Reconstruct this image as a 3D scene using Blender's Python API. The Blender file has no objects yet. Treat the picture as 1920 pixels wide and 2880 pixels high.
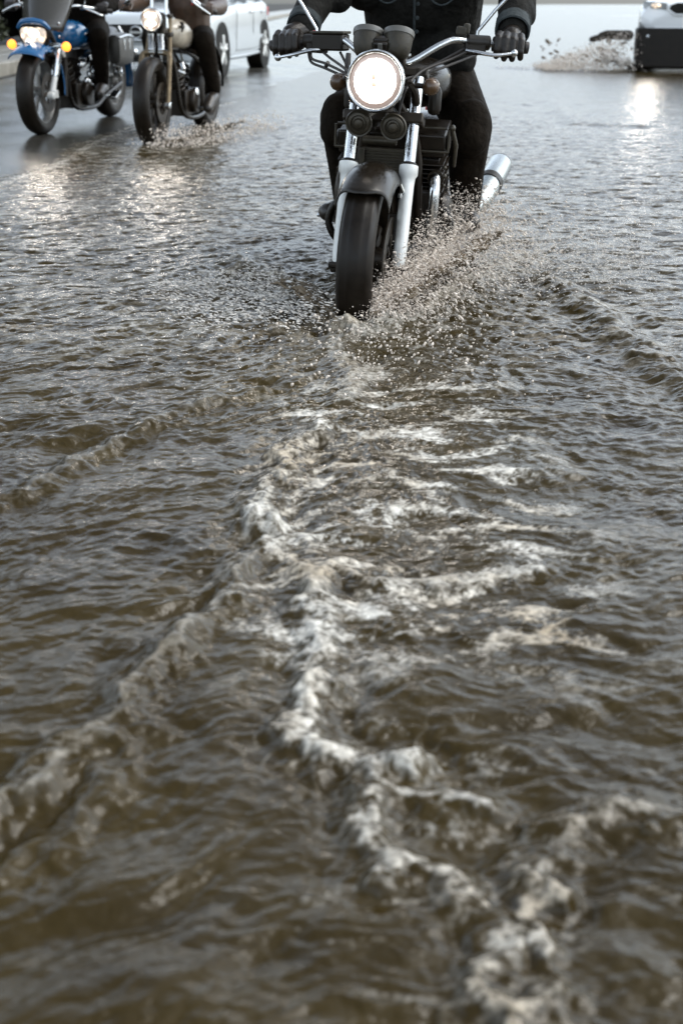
import bpy, math, random
import numpy as np
from mathutils import Vector, Matrix

PI = math.pi
R = math.radians
random.seed(7)
rng = np.random.default_rng(11)
S = bpy.context.scene
COL = S.collection

# ------------------------------------------------------------------ camera
H = 1.0
TILT = 24.2
cam = bpy.data.cameras.new('camera')
camo = bpy.data.objects.new('camera', cam)
COL.objects.link(camo)
camo.location = (0, 0, H)
camo.rotation_euler = (R(90 - TILT), 0, 0)
cam.sensor_fit = 'VERTICAL'
cam.sensor_height = 36
cam.sensor_width = 24
cam.lens = 40
cam.clip_start = 0.05
cam.clip_end = 2000
cam.dof.use_dof = True
cam.dof.focus_distance = 3.75
cam.dof.aperture_fstop = 3.2
S.camera = camo

# ------------------------------------------------------------------ sky, sun, exposure
SUN_EL, SUN_AZ = 52, 84          # sun behind rain cloud, high to the right
W = bpy.data.worlds.new('World')
S.world = W
W.use_nodes = True
nt = W.node_tree
bg = nt.nodes['Background']
sky = nt.nodes.new('ShaderNodeTexSky')
sky.sky_type = 'NISHITA'
sky.sun_disc = False
sky.sun_elevation = R(SUN_EL)
sky.sun_rotation = R(SUN_AZ)
sky.dust_density = 2.6
sky.air_density = 1.0
hs = nt.nodes.new('ShaderNodeHueSaturation')
hs.inputs['Saturation'].default_value = 0.36
nt.links.new(sky.outputs[0], hs.inputs['Color'])
cool = nt.nodes.new('ShaderNodeMix')           # rain cloud takes the warmth out of the haze
cool.data_type = 'RGBA'; cool.blend_type = 'MULTIPLY'
cool.inputs['Factor'].default_value = 1
cool.inputs['B'].default_value = (.94, 1.0, 1.03, 1)
nt.links.new(hs.outputs[0], cool.inputs['A'])
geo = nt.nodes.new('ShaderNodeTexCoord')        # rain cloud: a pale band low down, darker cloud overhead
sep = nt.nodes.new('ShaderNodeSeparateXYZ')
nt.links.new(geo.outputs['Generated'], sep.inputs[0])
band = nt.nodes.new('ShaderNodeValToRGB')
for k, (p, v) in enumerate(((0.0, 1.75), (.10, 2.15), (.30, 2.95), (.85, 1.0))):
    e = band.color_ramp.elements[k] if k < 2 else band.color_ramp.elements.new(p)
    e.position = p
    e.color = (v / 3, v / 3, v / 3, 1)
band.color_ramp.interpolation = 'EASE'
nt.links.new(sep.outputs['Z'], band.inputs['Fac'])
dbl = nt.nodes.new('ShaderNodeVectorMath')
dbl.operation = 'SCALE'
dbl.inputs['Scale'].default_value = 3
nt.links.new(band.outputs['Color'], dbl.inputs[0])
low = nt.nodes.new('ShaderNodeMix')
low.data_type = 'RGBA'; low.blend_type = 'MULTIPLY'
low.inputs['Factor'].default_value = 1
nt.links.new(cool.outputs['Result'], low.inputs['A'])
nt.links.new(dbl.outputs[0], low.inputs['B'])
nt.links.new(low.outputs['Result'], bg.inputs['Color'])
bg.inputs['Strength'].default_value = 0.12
sun = bpy.data.lights.new('sun', 'SUN')
suno = bpy.data.objects.new('sun', sun)
COL.objects.link(suno)
sun.energy = 0.75
sun.angle = R(25)
sun.color = (1.0, 0.95, 0.88)
sd = Vector((math.sin(R(SUN_AZ)) * math.cos(R(SUN_EL)), math.cos(R(SUN_AZ)) * math.cos(R(SUN_EL)), math.sin(R(SUN_EL))))
suno.rotation_euler = sd.to_track_quat('Z', 'Y').to_euler()
suno.location = sd * 40
S.view_settings.view_transform = 'Standard'
S.view_settings.look = 'None'
S.view_settings.exposure = 0.74
S.view_settings.gamma = 1.0
S.cycles.use_denoising = True
S.cycles.sample_clamp_indirect = 4
S.cycles.max_bounces = 6


# ------------------------------------------------------------------ noise
_p = rng.permutation(256)
_P = np.concatenate([_p, _p]).astype(np.int32)
_a = rng.random(256) * 2 * PI
_GX, _GY = np.cos(_a).astype(np.float32), np.sin(_a).astype(np.float32)


def gn(x, y, k=0):
    xi = np.floor(x); yi = np.floor(y)
    fx = (x - xi).astype(np.float32); fy = (y - yi).astype(np.float32)
    xi = (xi.astype(np.int64) + 37 * k) & 255
    yi = (yi.astype(np.int64) + 91 * k) & 255
    u = fx * fx * fx * (fx * (fx * 6 - 15) + 10)
    v = fy * fy * fy * (fy * (fy * 6 - 15) + 10)

    def g(ix, iy, dx, dy):
        h = _P[_P[ix & 255] + (iy & 255)]
        return _GX[h] * dx + _GY[h] * dy
    a = g(xi, yi, fx, fy); b = g(xi + 1, yi, fx - 1, fy)
    c = g(xi, yi + 1, fx, fy - 1); d = g(xi + 1, yi + 1, fx - 1, fy - 1)
    return (a + (b - a) * u + (c - a) * v + (a - b - c + d) * u * v) * 1.4


def sst(a, b, x):
    t = np.clip((x - a) / (b - a), 0, 1)
    return t * t * (3 - 2 * t)


# ------------------------------------------------------------------ materials
def mat(name, col, rough=0.5, metal=0.0, spec=0.5, ior=None, bump=None, vary=0.0, vscale=8, coat=0.0, emit=None, estr=0, trans=0.0, alpha=1.0, rvary=0.0):
    m = bpy.data.materials.new(name)
    m.use_nodes = True
    t = m.node_tree
    b = t.nodes['Principled BSDF']
    b.inputs['Base Color'].default_value = (*col, 1)
    b.inputs['Roughness'].default_value = rough
    b.inputs['Metallic'].default_value = metal
    b.inputs['Specular IOR Level'].default_value = spec
    b.inputs['Coat Weight'].default_value = coat
    b.inputs['Coat Roughness'].default_value = 0.06
    b.inputs['Transmission Weight'].default_value = trans
    b.inputs['Alpha'].default_value = alpha
    if ior: b.inputs['IOR'].default_value = ior
    if emit:
        b.inputs['Emission Color'].default_value = (*emit, 1)
        b.inputs['Emission Strength'].default_value = estr
    tc = t.nodes.new('ShaderNodeTexCoord')
    if vary or rvary:
        n = t.nodes.new('ShaderNodeTexNoise')
        n.inputs['Scale'].default_value = vscale
        n.inputs['Detail'].default_value = 5
        n.inputs['Roughness'].default_value = 0.65
        t.links.new(tc.outputs['Object'], n.inputs['Vector'])
    if vary:
        r = t.nodes.new('ShaderNodeValToRGB')
        r.color_ramp.elements[0].position = 0.3
        r.color_ramp.elements[1].position = 0.7
        r.color_ramp.elements[0].color = (*[c * (1 - vary) for c in col], 1)
        r.color_ramp.elements[1].color = (*[min(1, c * (1 + vary)) for c in col], 1)
        t.links.new(n.outputs['Fac'], r.inputs['Fac'])
        t.links.new(r.outputs['Color'], b.inputs['Base Color'])
    if rvary:
        mr = t.nodes.new('ShaderNodeMapRange')
        mr.inputs['From Min'].default_value = 0.3
        mr.inputs['From Max'].default_value = 0.7
        mr.inputs['To Min'].default_value = max(0.02, rough - rvary)
        mr.inputs['To Max'].default_value = min(1, rough + rvary)
        t.links.new(n.outputs['Fac'], mr.inputs['Value'])
        t.links.new(mr.outputs[0], b.inputs['Roughness'])
    if bump:
        sc, st, di = bump
        n2 = t.nodes.new('ShaderNodeTexNoise')
        n2.inputs['Scale'].default_value = sc
        n2.inputs['Detail'].default_value = 4
        t.links.new(tc.outputs['Object'], n2.inputs['Vector'])
        bp = t.nodes.new('ShaderNodeBump')
        bp.inputs['Strength'].default_value = st
        bp.inputs['Distance'].default_value = di
        t.links.new(n2.outputs['Fac'], bp.inputs['Height'])
        t.links.new(bp.outputs[0], b.inputs['Normal'])
    return m


def drops(m, scale=220, st=0.35, di=0.002):
    """rain beads standing on a surface: small round bumps"""
    t = m.node_tree
    b = t.nodes['Principled BSDF']
    tc = t.nodes.new('ShaderNodeTexCoord')
    v = t.nodes.new('ShaderNodeTexVoronoi')
    v.inputs['Scale'].default_value = scale
    t.links.new(tc.outputs['Object'], v.inputs['Vector'])
    r = t.nodes.new('ShaderNodeMapRange')
    r.inputs['From Min'].default_value = 0.0
    r.inputs['From Max'].default_value = 0.35
    r.inputs['To Min'].default_value = 1
    r.inputs['To Max'].default_value = 0
    t.links.new(v.outputs['Distance'], r.inputs['Value'])
    bp = t.nodes.new('ShaderNodeBump')
    bp.inputs['Strength'].default_value = st
    bp.inputs['Distance'].default_value = di
    t.links.new(r.outputs[0], bp.inputs['Height'])
    t.links.new(bp.outputs[0], b.inputs['Normal'])
    return m


M = {}
M['tyre'] = mat('tyre_rubber', (.0075, .005, .0028), .40, spec=.20, vary=.35, vscale=30, rvary=.12)
M['chrome'] = drops(mat('wet_chrome', (.54, .55, .55), .14, 1, rvary=.07, vscale=20), 160, .25)
M['muffler'] = drops(mat('brushed_muffler', (.36, .385, .385), .26, 1, rvary=.08, vscale=20), 160, .25)
M['alu'] = drops(mat('cast_aluminium', (.60, .60, .57), .42, .2, vary=.12, vscale=14, rvary=.1), 200, .3)
M['darkmetal'] = mat('dark_metal', (.022, .016, .010), .38, .45, vary=.4, vscale=25, rvary=.12, bump=(60, .2, .002))
M['engine'] = mat('engine_black', (.014, .0098, .006), .36, .2, spec=.3, vary=.4, vscale=18, rvary=.12)
M['black'] = drops(mat('black_paint', (.009, .0065, .004), .22, spec=.25, vary=.3, vscale=6), 190, .4)
M['plastic'] = drops(mat('black_plastic', (.011, .008, .005), .40, spec=.28, vary=.3, vscale=20, rvary=.1), 230, .35)
M['gauge'] = drops(mat('gauge_plastic', (.032, .027, .018), .45, spec=.3, vary=.35, vscale=40, rvary=.12), 240, .5)
M['rim_rubber'] = mat('gauge_rim', (.09, .086, .076), .4)
M['leather'] = mat('glove_leather', (.011, .0075, .005), .38, spec=.3, vary=.35, vscale=60, rvary=.12, bump=(140, .5, .003))
M['boot'] = mat('boot_leather', (.020, .015, .011), .35, vary=.4, vscale=30, bump=(60, .4, .004))
M['jacket'] = mat('dark_denim', (.011, .0105, .009), .8, spec=.10, vary=.45, vscale=24, bump=(26, .8, .02))
M['cuff'] = mat('worn_denim', (.030, .036, .037), .8, spec=.2, vary=.4, vscale=40, bump=(60, .6, .008))
M['jeans'] = mat('black_jeans', (.008, .0055, .0032), .85, spec=.08, vary=.35, vscale=20, bump=(22, .8, .018))
M['brownlthr'] = mat('brown_leather', (.050, .028, .016), .45, vary=.4, vscale=30, bump=(50, .5, .006))
M['skin'] = mat('skin', (.45, .28, .20), .5)
M['rubber'] = mat('grip_rubber', (.018, .014, .011), .55, bump=(200, .4, .002))
M['horn'] = mat('horn_metal', (.038, .031, .020), .42, .4, vary=.3, vscale=30)
M['amberdark'] = mat('unlit_indicator', (.06, .032, .014), .25, vary=.3, vscale=30)
M['blue'] = drops(mat('blue_paint', (.006, .075, .19), .18, coat=.4), 150, .25)
M['beige'] = mat('worn_beige_paint', (.36, .31, .24), .3, coat=.4, vary=.35, vscale=14)
M['rusty'] = mat('patinated_brass', (.13, .095, .055), .4, .7, vary=.4, vscale=20)
M['white'] = drops(mat('white_car_paint', (.37, .395, .405), .24, coat=.5, vary=.03, vscale=2), 60, .15)
M['white_suv'] = mat('white_paint', (.80, .81, .81), .22, coat=.6)
M['carblack'] = mat('car_black_plastic', (.010, .0075, .005), .45, spec=.25, vary=.3, vscale=10)
M['glass'] = mat('dark_glass', (.02, .022, .022), .06, spec=.7)
M['screen'] = mat('smoked_screen', (.045, .042, .036), .12, spec=.6, alpha=.88)
M['lampglass'] = mat('lamp_glass', (.45, .47, .48), .1, .6)
M['plate'] = mat('number_plate', (.6, .6, .58), .4)
M['red'] = mat('red_lens', (.35, .01, .008), .3)
M['bag'] = mat('saddlebag_vinyl', (.035, .033, .028), .45, vary=.3, vscale=10)
M['kerb'] = mat('kerb_stone', (.26, .24, .20), .55, vary=.3, vscale=6, bump=(20, .4, .01))
M['pavement'] = mat('pavement_slab', (.22, .21, .185), .35, vary=.25, vscale=4, bump=(12, .3, .01))
M['leaf'] = mat('hedge_leaf', (.030, .036, .014), .45, vary=.6, vscale=1.5)
M['twig'] = mat('hedge_inside', (.016, .013, .008), .9)
M['post'] = mat('white_post', (.68, .64, .58), .4)
M['amber'] = mat('lit_indicator', (.8, .25, .03), .3, emit=(1.0, .30, .03), estr=1.6)


def lens_mat(name, warm, hot, edge, scale=60):
    """lit headlamp glass: hot middle, warm broken reflector towards the edge, fluted lower half"""
    m = bpy.data.materials.new(name)
    m.use_nodes = True
    t = m.node_tree
    b = t.nodes['Principled BSDF']
    b.inputs['Base Color'].default_value = (.5, .45, .4, 1)
    b.inputs['Roughness'].default_value = .1
    tc = t.nodes.new('ShaderNodeTexCoord')
    n = t.nodes.new('ShaderNodeTexVoronoi')
    n.inputs['Scale'].default_value = scale
    t.links.new(tc.outputs['Object'], n.inputs['Vector'])
    r = t.nodes.new('ShaderNodeMapRange')
    r.inputs['From Min'].default_value = .1
    r.inputs['From Max'].default_value = .6
    r.inputs['To Min'].default_value = hot
    r.inputs['To Max'].default_value = edge
    t.links.new(n.outputs['Distance'], r.inputs['Value'])
    b.inputs['Emission Color'].default_value = (*warm, 1)
    t.links.new(r.outputs[0], b.inputs['Emission Strength'])
    return m


M['lens'] = lens_mat('lit_headlight_glass', (1, .94, .86), 7, .75, 95)
M['lens_ring'] = mat('warm_reflector_ring', (.42, .35, .31), .3, .4, emit=(1, .62, .45), estr=.12)
M['bulb_shield'] = mat('bulb_shield', (.5, .4, .3), .3, .4, emit=(1, .75, .55), estr=.45)
M['lens_warm'] = lens_mat('lit_warm_headlight_glass', (1, .74, .50), 1.7, .25, 26)
M['bulb'] = mat('bulb_hot_spot', (1, 1, 1), .3, emit=(1, .84, .66), estr=4)


# ------------------------------------------------------------------ mesh helpers
class MB:
    def __init__(s):
        s.v = []; s.f = []

    def add(s, vs, fs):
        n = len(s.v)
        s.v += [tuple(float(c) for c in p) for p in vs]
        s.f += [tuple(i + n for i in f) for f in fs]
        return s

    def box(s, c, d, rx=0, ry=0, rz=0, taper=1.0):
        m = Matrix.Rotation(rz, 3, 'Z') @ Matrix.Rotation(ry, 3, 'Y') @ Matrix.Rotation(rx, 3, 'X')
        vs = []
        for z in (-.5, .5):
            k = taper if z > 0 else 1
            for x, y in ((-.5, -.5), (.5, -.5), (.5, .5), (-.5, .5)):
                vs.append(Vector(c) + m @ Vector((x * d[0] * k, y * d[1] * k, z * d[2])))
        return s.add(vs, [(3, 2, 1, 0), (4, 5, 6, 7), (0, 1, 5, 4), (1, 2, 6, 5), (2, 3, 7, 6), (3, 0, 4, 7)])

    def rings(s, rs, cap=True, closed=False):
        n = len(rs[0]); vs = [p for r in rs for p in r]; fs = []
        k = len(rs)
        for i in range(k if closed else k - 1):
            a = i * n; b = ((i + 1) % k) * n
            for j in range(n):
                j2 = (j + 1) % n
                fs.append((a + j, a + j2, b + j2, b + j))
        if cap and not closed:
            fs.append(tuple(range(n - 1, -1, -1)))
            fs.append(tuple(range((k - 1) * n, k * n)))
        return s.add(vs, fs)

    def tube(s, pts, r, n=12, sm=0, closed=False, flat=1.0, cap=True):
        P = [Vector(p) for p in pts]
        rr = list(r) if isinstance(r, (list, tuple)) else [r] * len(P)
        if sm:
            Q, q = [], []
            m = len(P)
            rngi = range(m if closed else m - 1)
            for i in rngi:
                g = (lambda k: P[k % m]) if closed else (lambda k: P[max(0, min(m - 1, k))])
                p0, p1, p2, p3 = g(i - 1), g(i), g(i + 1), g(i + 2)
                for k in range(sm):
                    t = k / sm
                    Q.append(.5 * ((2 * p1) + (p2 - p0) * t + (2 * p0 - 5 * p1 + 4 * p2 - p3) * t * t + (3 * p1 - p0 - 3 * p2 + p3) * t ** 3))
                    q.append(rr[i] * (1 - t) + rr[(i + 1) % m] * t)
            if not closed:
                Q.append(P[-1]); q.append(rr[-1])
            P, rr = Q, q
        m = len(P)
        T = []
        for i in range(m):
            a = P[(i - 1) % m] if (closed or i > 0) else P[i]
            b = P[(i + 1) % m] if (closed or i < m - 1) else P[i]
            T.append((b - a).normalized())
        u = Vector((0, 0, 1)) if abs(T[0].z) < .9 else Vector((1, 0, 0))
        u = (u - T[0] * u.dot(T[0])).normalized()
        rs = []
        for i in range(m):
            u = (u - T[i] * u.dot(T[i])).normalized()
            w = T[i].cross(u)
            rs.append([P[i] + (u * math.cos(2 * PI * j / n) * flat + w * math.sin(2 * PI * j / n)) * rr[i] for j in range(n)])
        return s.rings(rs, cap=cap, closed=closed)

    def lathe(s, prof, o, ax, n=32, closed=False, sx=1.0):
        o = Vector(o); ax = Vector(ax).normalized()
        u = Vector((1, 0, 0)) if abs(ax.x) < .9 else Vector((0, 0, 1))
        u = (u - ax * u.dot(ax)).normalized(); w = ax.cross(u)
        rs = [[o + ax * t + (u * math.cos(2 * PI * j / n) * sx + w * math.sin(2 * PI * j / n)) * max(r, 1e-4) for j in range(n)] for r, t in prof]
        return s.rings(rs, cap=not closed, closed=closed)

    def sph(s, c, r, nu=16, nv=10):
        rx, ry, rz = r if isinstance(r, (tuple, list)) else (r, r, r)
        rs = []
        for i in range(nv + 1):
            a = -PI / 2 + PI * i / nv
            k = max(math.cos(a), 1e-3)
            rs.append([(c[0] + rx * k * math.cos(2 * PI * j / nu), c[1] + ry * k * math.sin(2 * PI * j / nu), c[2] + rz * math.sin(a)) for j in range(nu)])
        return s.rings(rs)

    def cap(s, a, b, ra, rb, n=12):
        """tapered capsule"""
        a, b = Vector(a), Vector(b)
        t = (b - a).normalized() if (b - a).length > 1e-6 else Vector((0, 0, 1))
        P, r = [], []
        for k in range(5):
            q = PI / 2 * k / 4
            P.append(a - t * ra * math.cos(q)); r.append(max(ra * math.sin(q), ra * .05))
        for k in range(5):
            q = PI / 2 * k / 4
            P.append(b + t * rb * math.sin(q)); r.append(max(rb * math.cos(q), rb * .05))
        return s.tube(P, r, n)

    def grid(s, rows):
        """open sheet of rows of points"""
        n = len(rows[0]); vs = [p for r in rows for p in r]; fs = []
        for i in range(len(rows) - 1):
            for j in range(n - 1):
                a = i * n + j
                fs.append((a, a + 1, a + n + 1, a + n))
        return s.add(vs, fs)


def link(name, me, m, parent=None, sharp=38):
    if sharp:
        me.shade_smooth()
        me.set_sharp_from_angle(angle=R(sharp))
    o = bpy.data.objects.new(name, me)
    COL.objects.link(o)
    if m: me.materials.append(m)
    if parent: o.parent = parent
    return o


def obj(name, mb, m, parent=None, bev=0, solid=0, sub=0, sharp=38, label=None):
    me = bpy.data.meshes.new(name)
    me.from_pydata(mb.v, [], mb.f)
    me.validate()
    o = link(name, me, m, parent, sharp)
    if solid:
        k = o.modifiers.new('solid', 'SOLIDIFY'); k.thickness = solid; k.offset = 0
    if bev:
        k = o.modifiers.new('bevel', 'BEVEL'); k.width = bev; k.segments = 2; k.limit_method = 'ANGLE'; k.angle_limit = R(30)
        k.harden_normals = False
    if sub:
        k = o.modifiers.new('sub', 'SUBSURF'); k.levels = sub; k.render_levels = sub
    if label: o['label'] = label
    return o


def flesh(name, caps, m, parent, vox=.012, smooth=6, label=None, mb=None):
    """capsules grown together into one continuous skin"""
    mb = mb or MB()
    for a, b, ra, rb in caps: mb.cap(a, b, ra, rb)
    o = obj(name, mb, m, parent, sharp=180, label=label)
    k = o.modifiers.new('remesh', 'REMESH'); k.mode = 'VOXEL'; k.voxel_size = vox; k.use_smooth_shade = True
    k = o.modifiers.new('smooth', 'SMOOTH'); k.factor = .5; k.iterations = smooth
    return o


def tag(o, label, cat, group=None):
    o['label'] = label; o['category'] = cat
    if group: o['group'] = group
    return o


def thing(name, label, cat, loc=(0, 0, 0), rz=0, roll=0, group=None):
    o = bpy.data.objects.new(name, None)
    COL.objects.link(o)
    o.empty_display_size = .1
    o.location = loc
    o.rotation_euler = (0, R(roll), R(rz))
    return tag(o, label, cat, group)


def spot(name, loc, to, watts, ang, rad, parent, col=(1, .9, .78), blend=.6):
    l = bpy.data.lights.new(name, 'SPOT')
    l.energy = watts; l.spot_size = R(ang); l.spot_blend = blend; l.shadow_soft_size = rad; l.color = col
    o = bpy.data.objects.new(name, l)
    COL.objects.link(o)
    o.parent = parent
    o.location = loc
    d = Vector(to) - Vector(loc)
    o.rotation_euler = d.to_track_quat('-Z', 'Y').to_euler()
    return o

# ------------------------------------------------------------------ the setting: road, kerb, pavement, water
SHORE = [(-3.0, -2), (-2.55, 3.0), (-2.25, 5.5), (-2.05, 7.06), (-1.92, 7.85), (-1.93, 8.97), (-1.85, 10.44), (-1.19, 13.0), (-.97, 14.6), (-.44, 19.4), (.36, 28.5), (1.5, 45), (8, 300)]
_sy = np.array([p[1] for p in SHORE]); _sx = np.array([p[0] for p in SHORE])


def kerb_x(y):
    return -4.55 + .017 * (y - 16)


def road_z(x, y):
    s = np.interp(y, _sy, _sx) - x
    z = .028 * s + .006 * gn(x * .9, y * .5, 3) + .004 * gn(x * 2.6, y * 1.6, 4)
    z = np.where(z < 0, np.maximum(-.14, z * 2.2), z)
    z = np.minimum(z, .07 + .004 * s)
    e = sst(27, 40, y) * (.125 + .05 * gn(x * .12, y * .07, 44) + .012 * gn(x * .8, y * .25, 45))      # farther on the crown of the road breaks the surface
    return z + np.where(s < 0, e, 0)


def ground_at(pts):
    return float(np.mean([road_z(np.array(px), np.array(py)) for px, py in pts])) - .002


def sheet(name, X, Y, Z, m, attr=None):
    n0, n1 = X.shape
    me = bpy.data.meshes.new(name)
    nv = n0 * n1
    me.vertices.add(nv)
    co = np.empty((nv, 3), np.float32)
    co[:, 0] = X.ravel(); co[:, 1] = Y.ravel(); co[:, 2] = Z.ravel()
    me.vertices.foreach_set('co', co.ravel())
    i = np.arange(n0 - 1)[:, None] * n1 + np.arange(n1 - 1)[None, :]
    q = np.stack([i, i + 1, i + n1 + 1, i + n1], -1).reshape(-1, 4).astype(np.int32)
    nf = len(q)
    me.loops.add(nf * 4)
    me.loops.foreach_set('vertex_index', q.ravel())
    me.polygons.add(nf)
    me.polygons.foreach_set('loop_start', np.arange(nf, dtype=np.int32) * 4)
    me.update(calc_edges=True)
    if attr:
        for k, a in attr.items():
            at = me.attributes.new(k, 'FLOAT', 'POINT')
            at.data.foreach_set('value', a.ravel().astype(np.float32))
    me.shade_smooth()
    o = bpy.data.objects.new(name, me)
    COL.objects.link(o)
    me.materials.append(m)
    o['kind'] = 'structure'
    return o


# wet asphalt
def asphalt():
    m = bpy.data.materials.new('wet_asphalt'); m.use_nodes = True
    t = m.node_tree; b = t.nodes['Principled BSDF']
    tc = t.nodes.new('ShaderNodeTexCoord')
    n = t.nodes.new('ShaderNodeTexNoise'); n.inputs['Scale'].default_value = 1.6; n.inputs['Detail'].default_value = 6
    t.links.new(tc.outputs['Object'], n.inputs['Vector'])
    g = t.nodes.new('ShaderNodeTexNoise'); g.inputs['Scale'].default_value = 85; g.inputs['Detail'].default_value = 3
    t.links.new(tc.outputs['Object'], g.inputs['Vector'])
    r = t.nodes.new('ShaderNodeValToRGB')
    r.color_ramp.elements[0].color = (.026, .024, .020, 1); r.color_ramp.elements[1].color = (.062, .058, .050, 1)
    r.color_ramp.elements[0].position = .3; r.color_ramp.elements[1].position = .72
    t.links.new(g.outputs['Fac'], r.inputs['Fac']); t.links.new(r.outputs[0], b.inputs['Base Color'])
    k = t.nodes.new('ShaderNodeMapRange')
    k.inputs['From Min'].default_value = .35; k.inputs['From Max'].default_value = .65
    k.inputs['To Min'].default_value = .10; k.inputs['To Max'].default_value = .26
    t.links.new(n.outputs['Fac'], k.inputs['Value']); t.links.new(k.outputs[0], b.inputs['Roughness'])
    bp = t.nodes.new('ShaderNodeBump'); bp.inputs['Strength'].default_value = .5; bp.inputs['Distance'].default_value = .004
    t.links.new(g.outputs['Fac'], bp.inputs['Height']); t.links.new(bp.outputs[0], b.inputs['Normal'])
    return m


M['asphalt'] = asphalt()
yy = np.concatenate([np.linspace(-4, 34, 420), np.geomspace(34.4, 320, 60)])
xx = np.concatenate([np.linspace(-4.9, 3, 240), np.linspace(3.2, 60, 40)])
X, Y = np.meshgrid(xx, yy)
X = np.where(X < -4.5, kerb_x(Y) + .06 + (X + 4.9) * .5, X)
sheet('road', X, Y, road_z(X, Y), M['asphalt'])

# far ground beyond the pavement
gr = MB().grid([[(x, y, .10) for x in (-400, -5.2)] for y in (-30, 60, 400)])
o = obj('ground', gr, M['twig'], sharp=0); o['kind'] = 'structure'
gr = MB().grid([[(x, y, -.12) for x in (58, 500)] for y in (-30, 60, 400)])
o = obj('ground', gr, M['asphalt'], sharp=0); o['kind'] = 'structure'

# kerb of separate stones (one run) and pavement slabs
kb = MB()
y = 3.0
while y < 120:
    L = 1.0 if y < 40 else 4
    x0, x1 = kerb_x(y), kerb_x(y + L)
    ang = -math.atan2(x1 - x0, L)
    kb.box(((x0 + x1) / 2 - .06, y + L / 2, .09), (.15, L - .012, .30), rz=ang)
    y += L
o = obj('kerb', kb, M['kerb'], bev=.012); o['kind'] = 'structure'
pv = MB()
y = 3.0
while y < 120:
    L = 1.2 if y < 40 else 5
    for k in range(3):
        x0 = kerb_x(y + L / 2) - .15 - .62 * k - .31
        pv.box((x0, y + L / 2, .14 + .002 * math.sin(y * 7 + k * 3)), (.61, L - .01, .18))
    y += L
o = obj('pavement', pv, M['pavement'], bev=.006); o['kind'] = 'structure'

# ---- flood water: one finely cut sheet whose waves, crests and wakes are real relief
CRESTS = [  # points, height, width, foam, foam width
    ([(-.23, 3.07), (-.34, 2.97), (-.42, 2.87), (-.51, 2.75), (-.61, 2.55), (-.69, 2.36), (-.79, 2.20)], .022, .034, .10, .014),
    ([(-.28, 3.13), (-.52, 2.87), (-.63, 2.73), (-.85, 2.67)], .010, .04, .0, .03),
    ([(-.05, 2.75), (-.10, 2.67), (-.14, 2.56), (-.12, 2.47), (-.17, 2.36), (-.18, 2.24), (-.17, 2.15)], .026, .040, .95, .028),
    ([(-.14, 2.60), (-.06, 2.58), (-.02, 2.57)], .014, .03, .8, .018),
    ([(-.14, 2.57), (-.20, 2.53), (-.22, 2.52)], .010, .03, .8, .014),
    ([(-.17, 2.15), (-.13, 2.05), (-.09, 1.97), (-.05, 1.91), (-.05, 1.80), (-.03, 1.72), (-.04, 1.62), (-.04, 1.54)], .024, .034, .75, .028),
    ([(-.04, 1.54), (-.06, 1.47), (-.07, 1.41), (-.04, 1.38), (0, 1.36), (.05, 1.34), (.10, 1.35)], .028, .034, .9, .026),
    ([(.10, 1.35), (.04, 1.31), (.03, 1.25), (.04, 1.19), (.05, 1.13), (.10, 1.14), (.13, 1.12), (.16, 1.06)], .026, .030, .75, .018),
    ([(.03, 1.28), (.10, 1.28), (.19, 1.26)], .018, .028, .5, .012),
    ([(.25, 1.09), (.22, 1.04), (.23, .99), (.19, 1.01), (.17, .96), (.15, .91), (.18, .89), (.23, .92)], .024, .026, .7, .016),
    ([(-.16, 2.05), (-.20, 1.92), (-.21, 1.80), (-.26, 1.72), (-.29, 1.59), (-.33, 1.57), (-.33, 1.47), (-.35, 1.40), (-.40, 1.35), (-.44, 1.28), (-.51, 1.20)], .026, .034, .20, .012),
    ([(-.29, 1.41), (-.33, 1.31), (-.35, 1.22), (-.42, 1.12)], .020, .03, .04, .012),
    ([(-.13, 2.15), (.01, 1.94), (.07, 1.89), (.18, 1.89), (.26, 1.91), (.37, 1.95)], .020, .032, .62, .022),
    ([(.80, 4.47), (.87, 4.12), (.92, 3.64), (.95, 3.30), (1.0, 2.95)], .030, .06, .05, .03),
    ([(.46, 1.23), (.38, 1.25), (.31, 1.20), (.23, 1.12)], .022, .035, .35, .014),
    ([(1.91, 12.7), (2.28, 13.3), (2.15, 11.9), (2.11, 10.64), (2.64, 10.44)], .02, .10, .1, .06),
    ([(-.02, 3.86), (-.07, 3.97), (-.13, 4.15), (-.24, 4.42), (-.42, 4.75)], .030, .06, .22, .03),
    ([(-.22, 4.44), (-.34, 4.50), (-.46, 4.58)], .02, .03, .9, .022),
    ([(.04, 3.68), (.12, 3.70), (.22, 3.84), (.34, 4.10), (.52, 4.45), (.78, 4.90)], .032, .08, .45, .06),
    ([(.0, 3.75), (-.02, 3.45), (.03, 3.2), (.02, 3.0)], .018, .05, .42, .035),
    ([(-1.46, 9.35), (-1.30, 9.2), (-1.10, 9.5), (-.85, 10.1), (-.75, 10.8)], .025, .08, .15, .05),
    ([(-1.55, 9.45), (-1.66, 9.8), (-1.8, 10.5)], .02, .06, .35, .05),
    ([(-.07, 3.84), (-.03, 3.76), (.04, 3.72), (.11, 3.75), (.15, 3.82)], .020, .045, .6, .035),
    ([(-2.45, 4.2), (-2.22, 5.5), (-2.03, 7.06), (-1.88, 7.85), (-1.90, 8.97), (-1.83, 10.44), (-1.17, 13.0)], .014, .07, .45, .05),
    ([(4.6, 19.2), (4.2, 18.8), (3.4, 19.3), (2.6, 20.0)], .05, .15, .5, .16),
]


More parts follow.
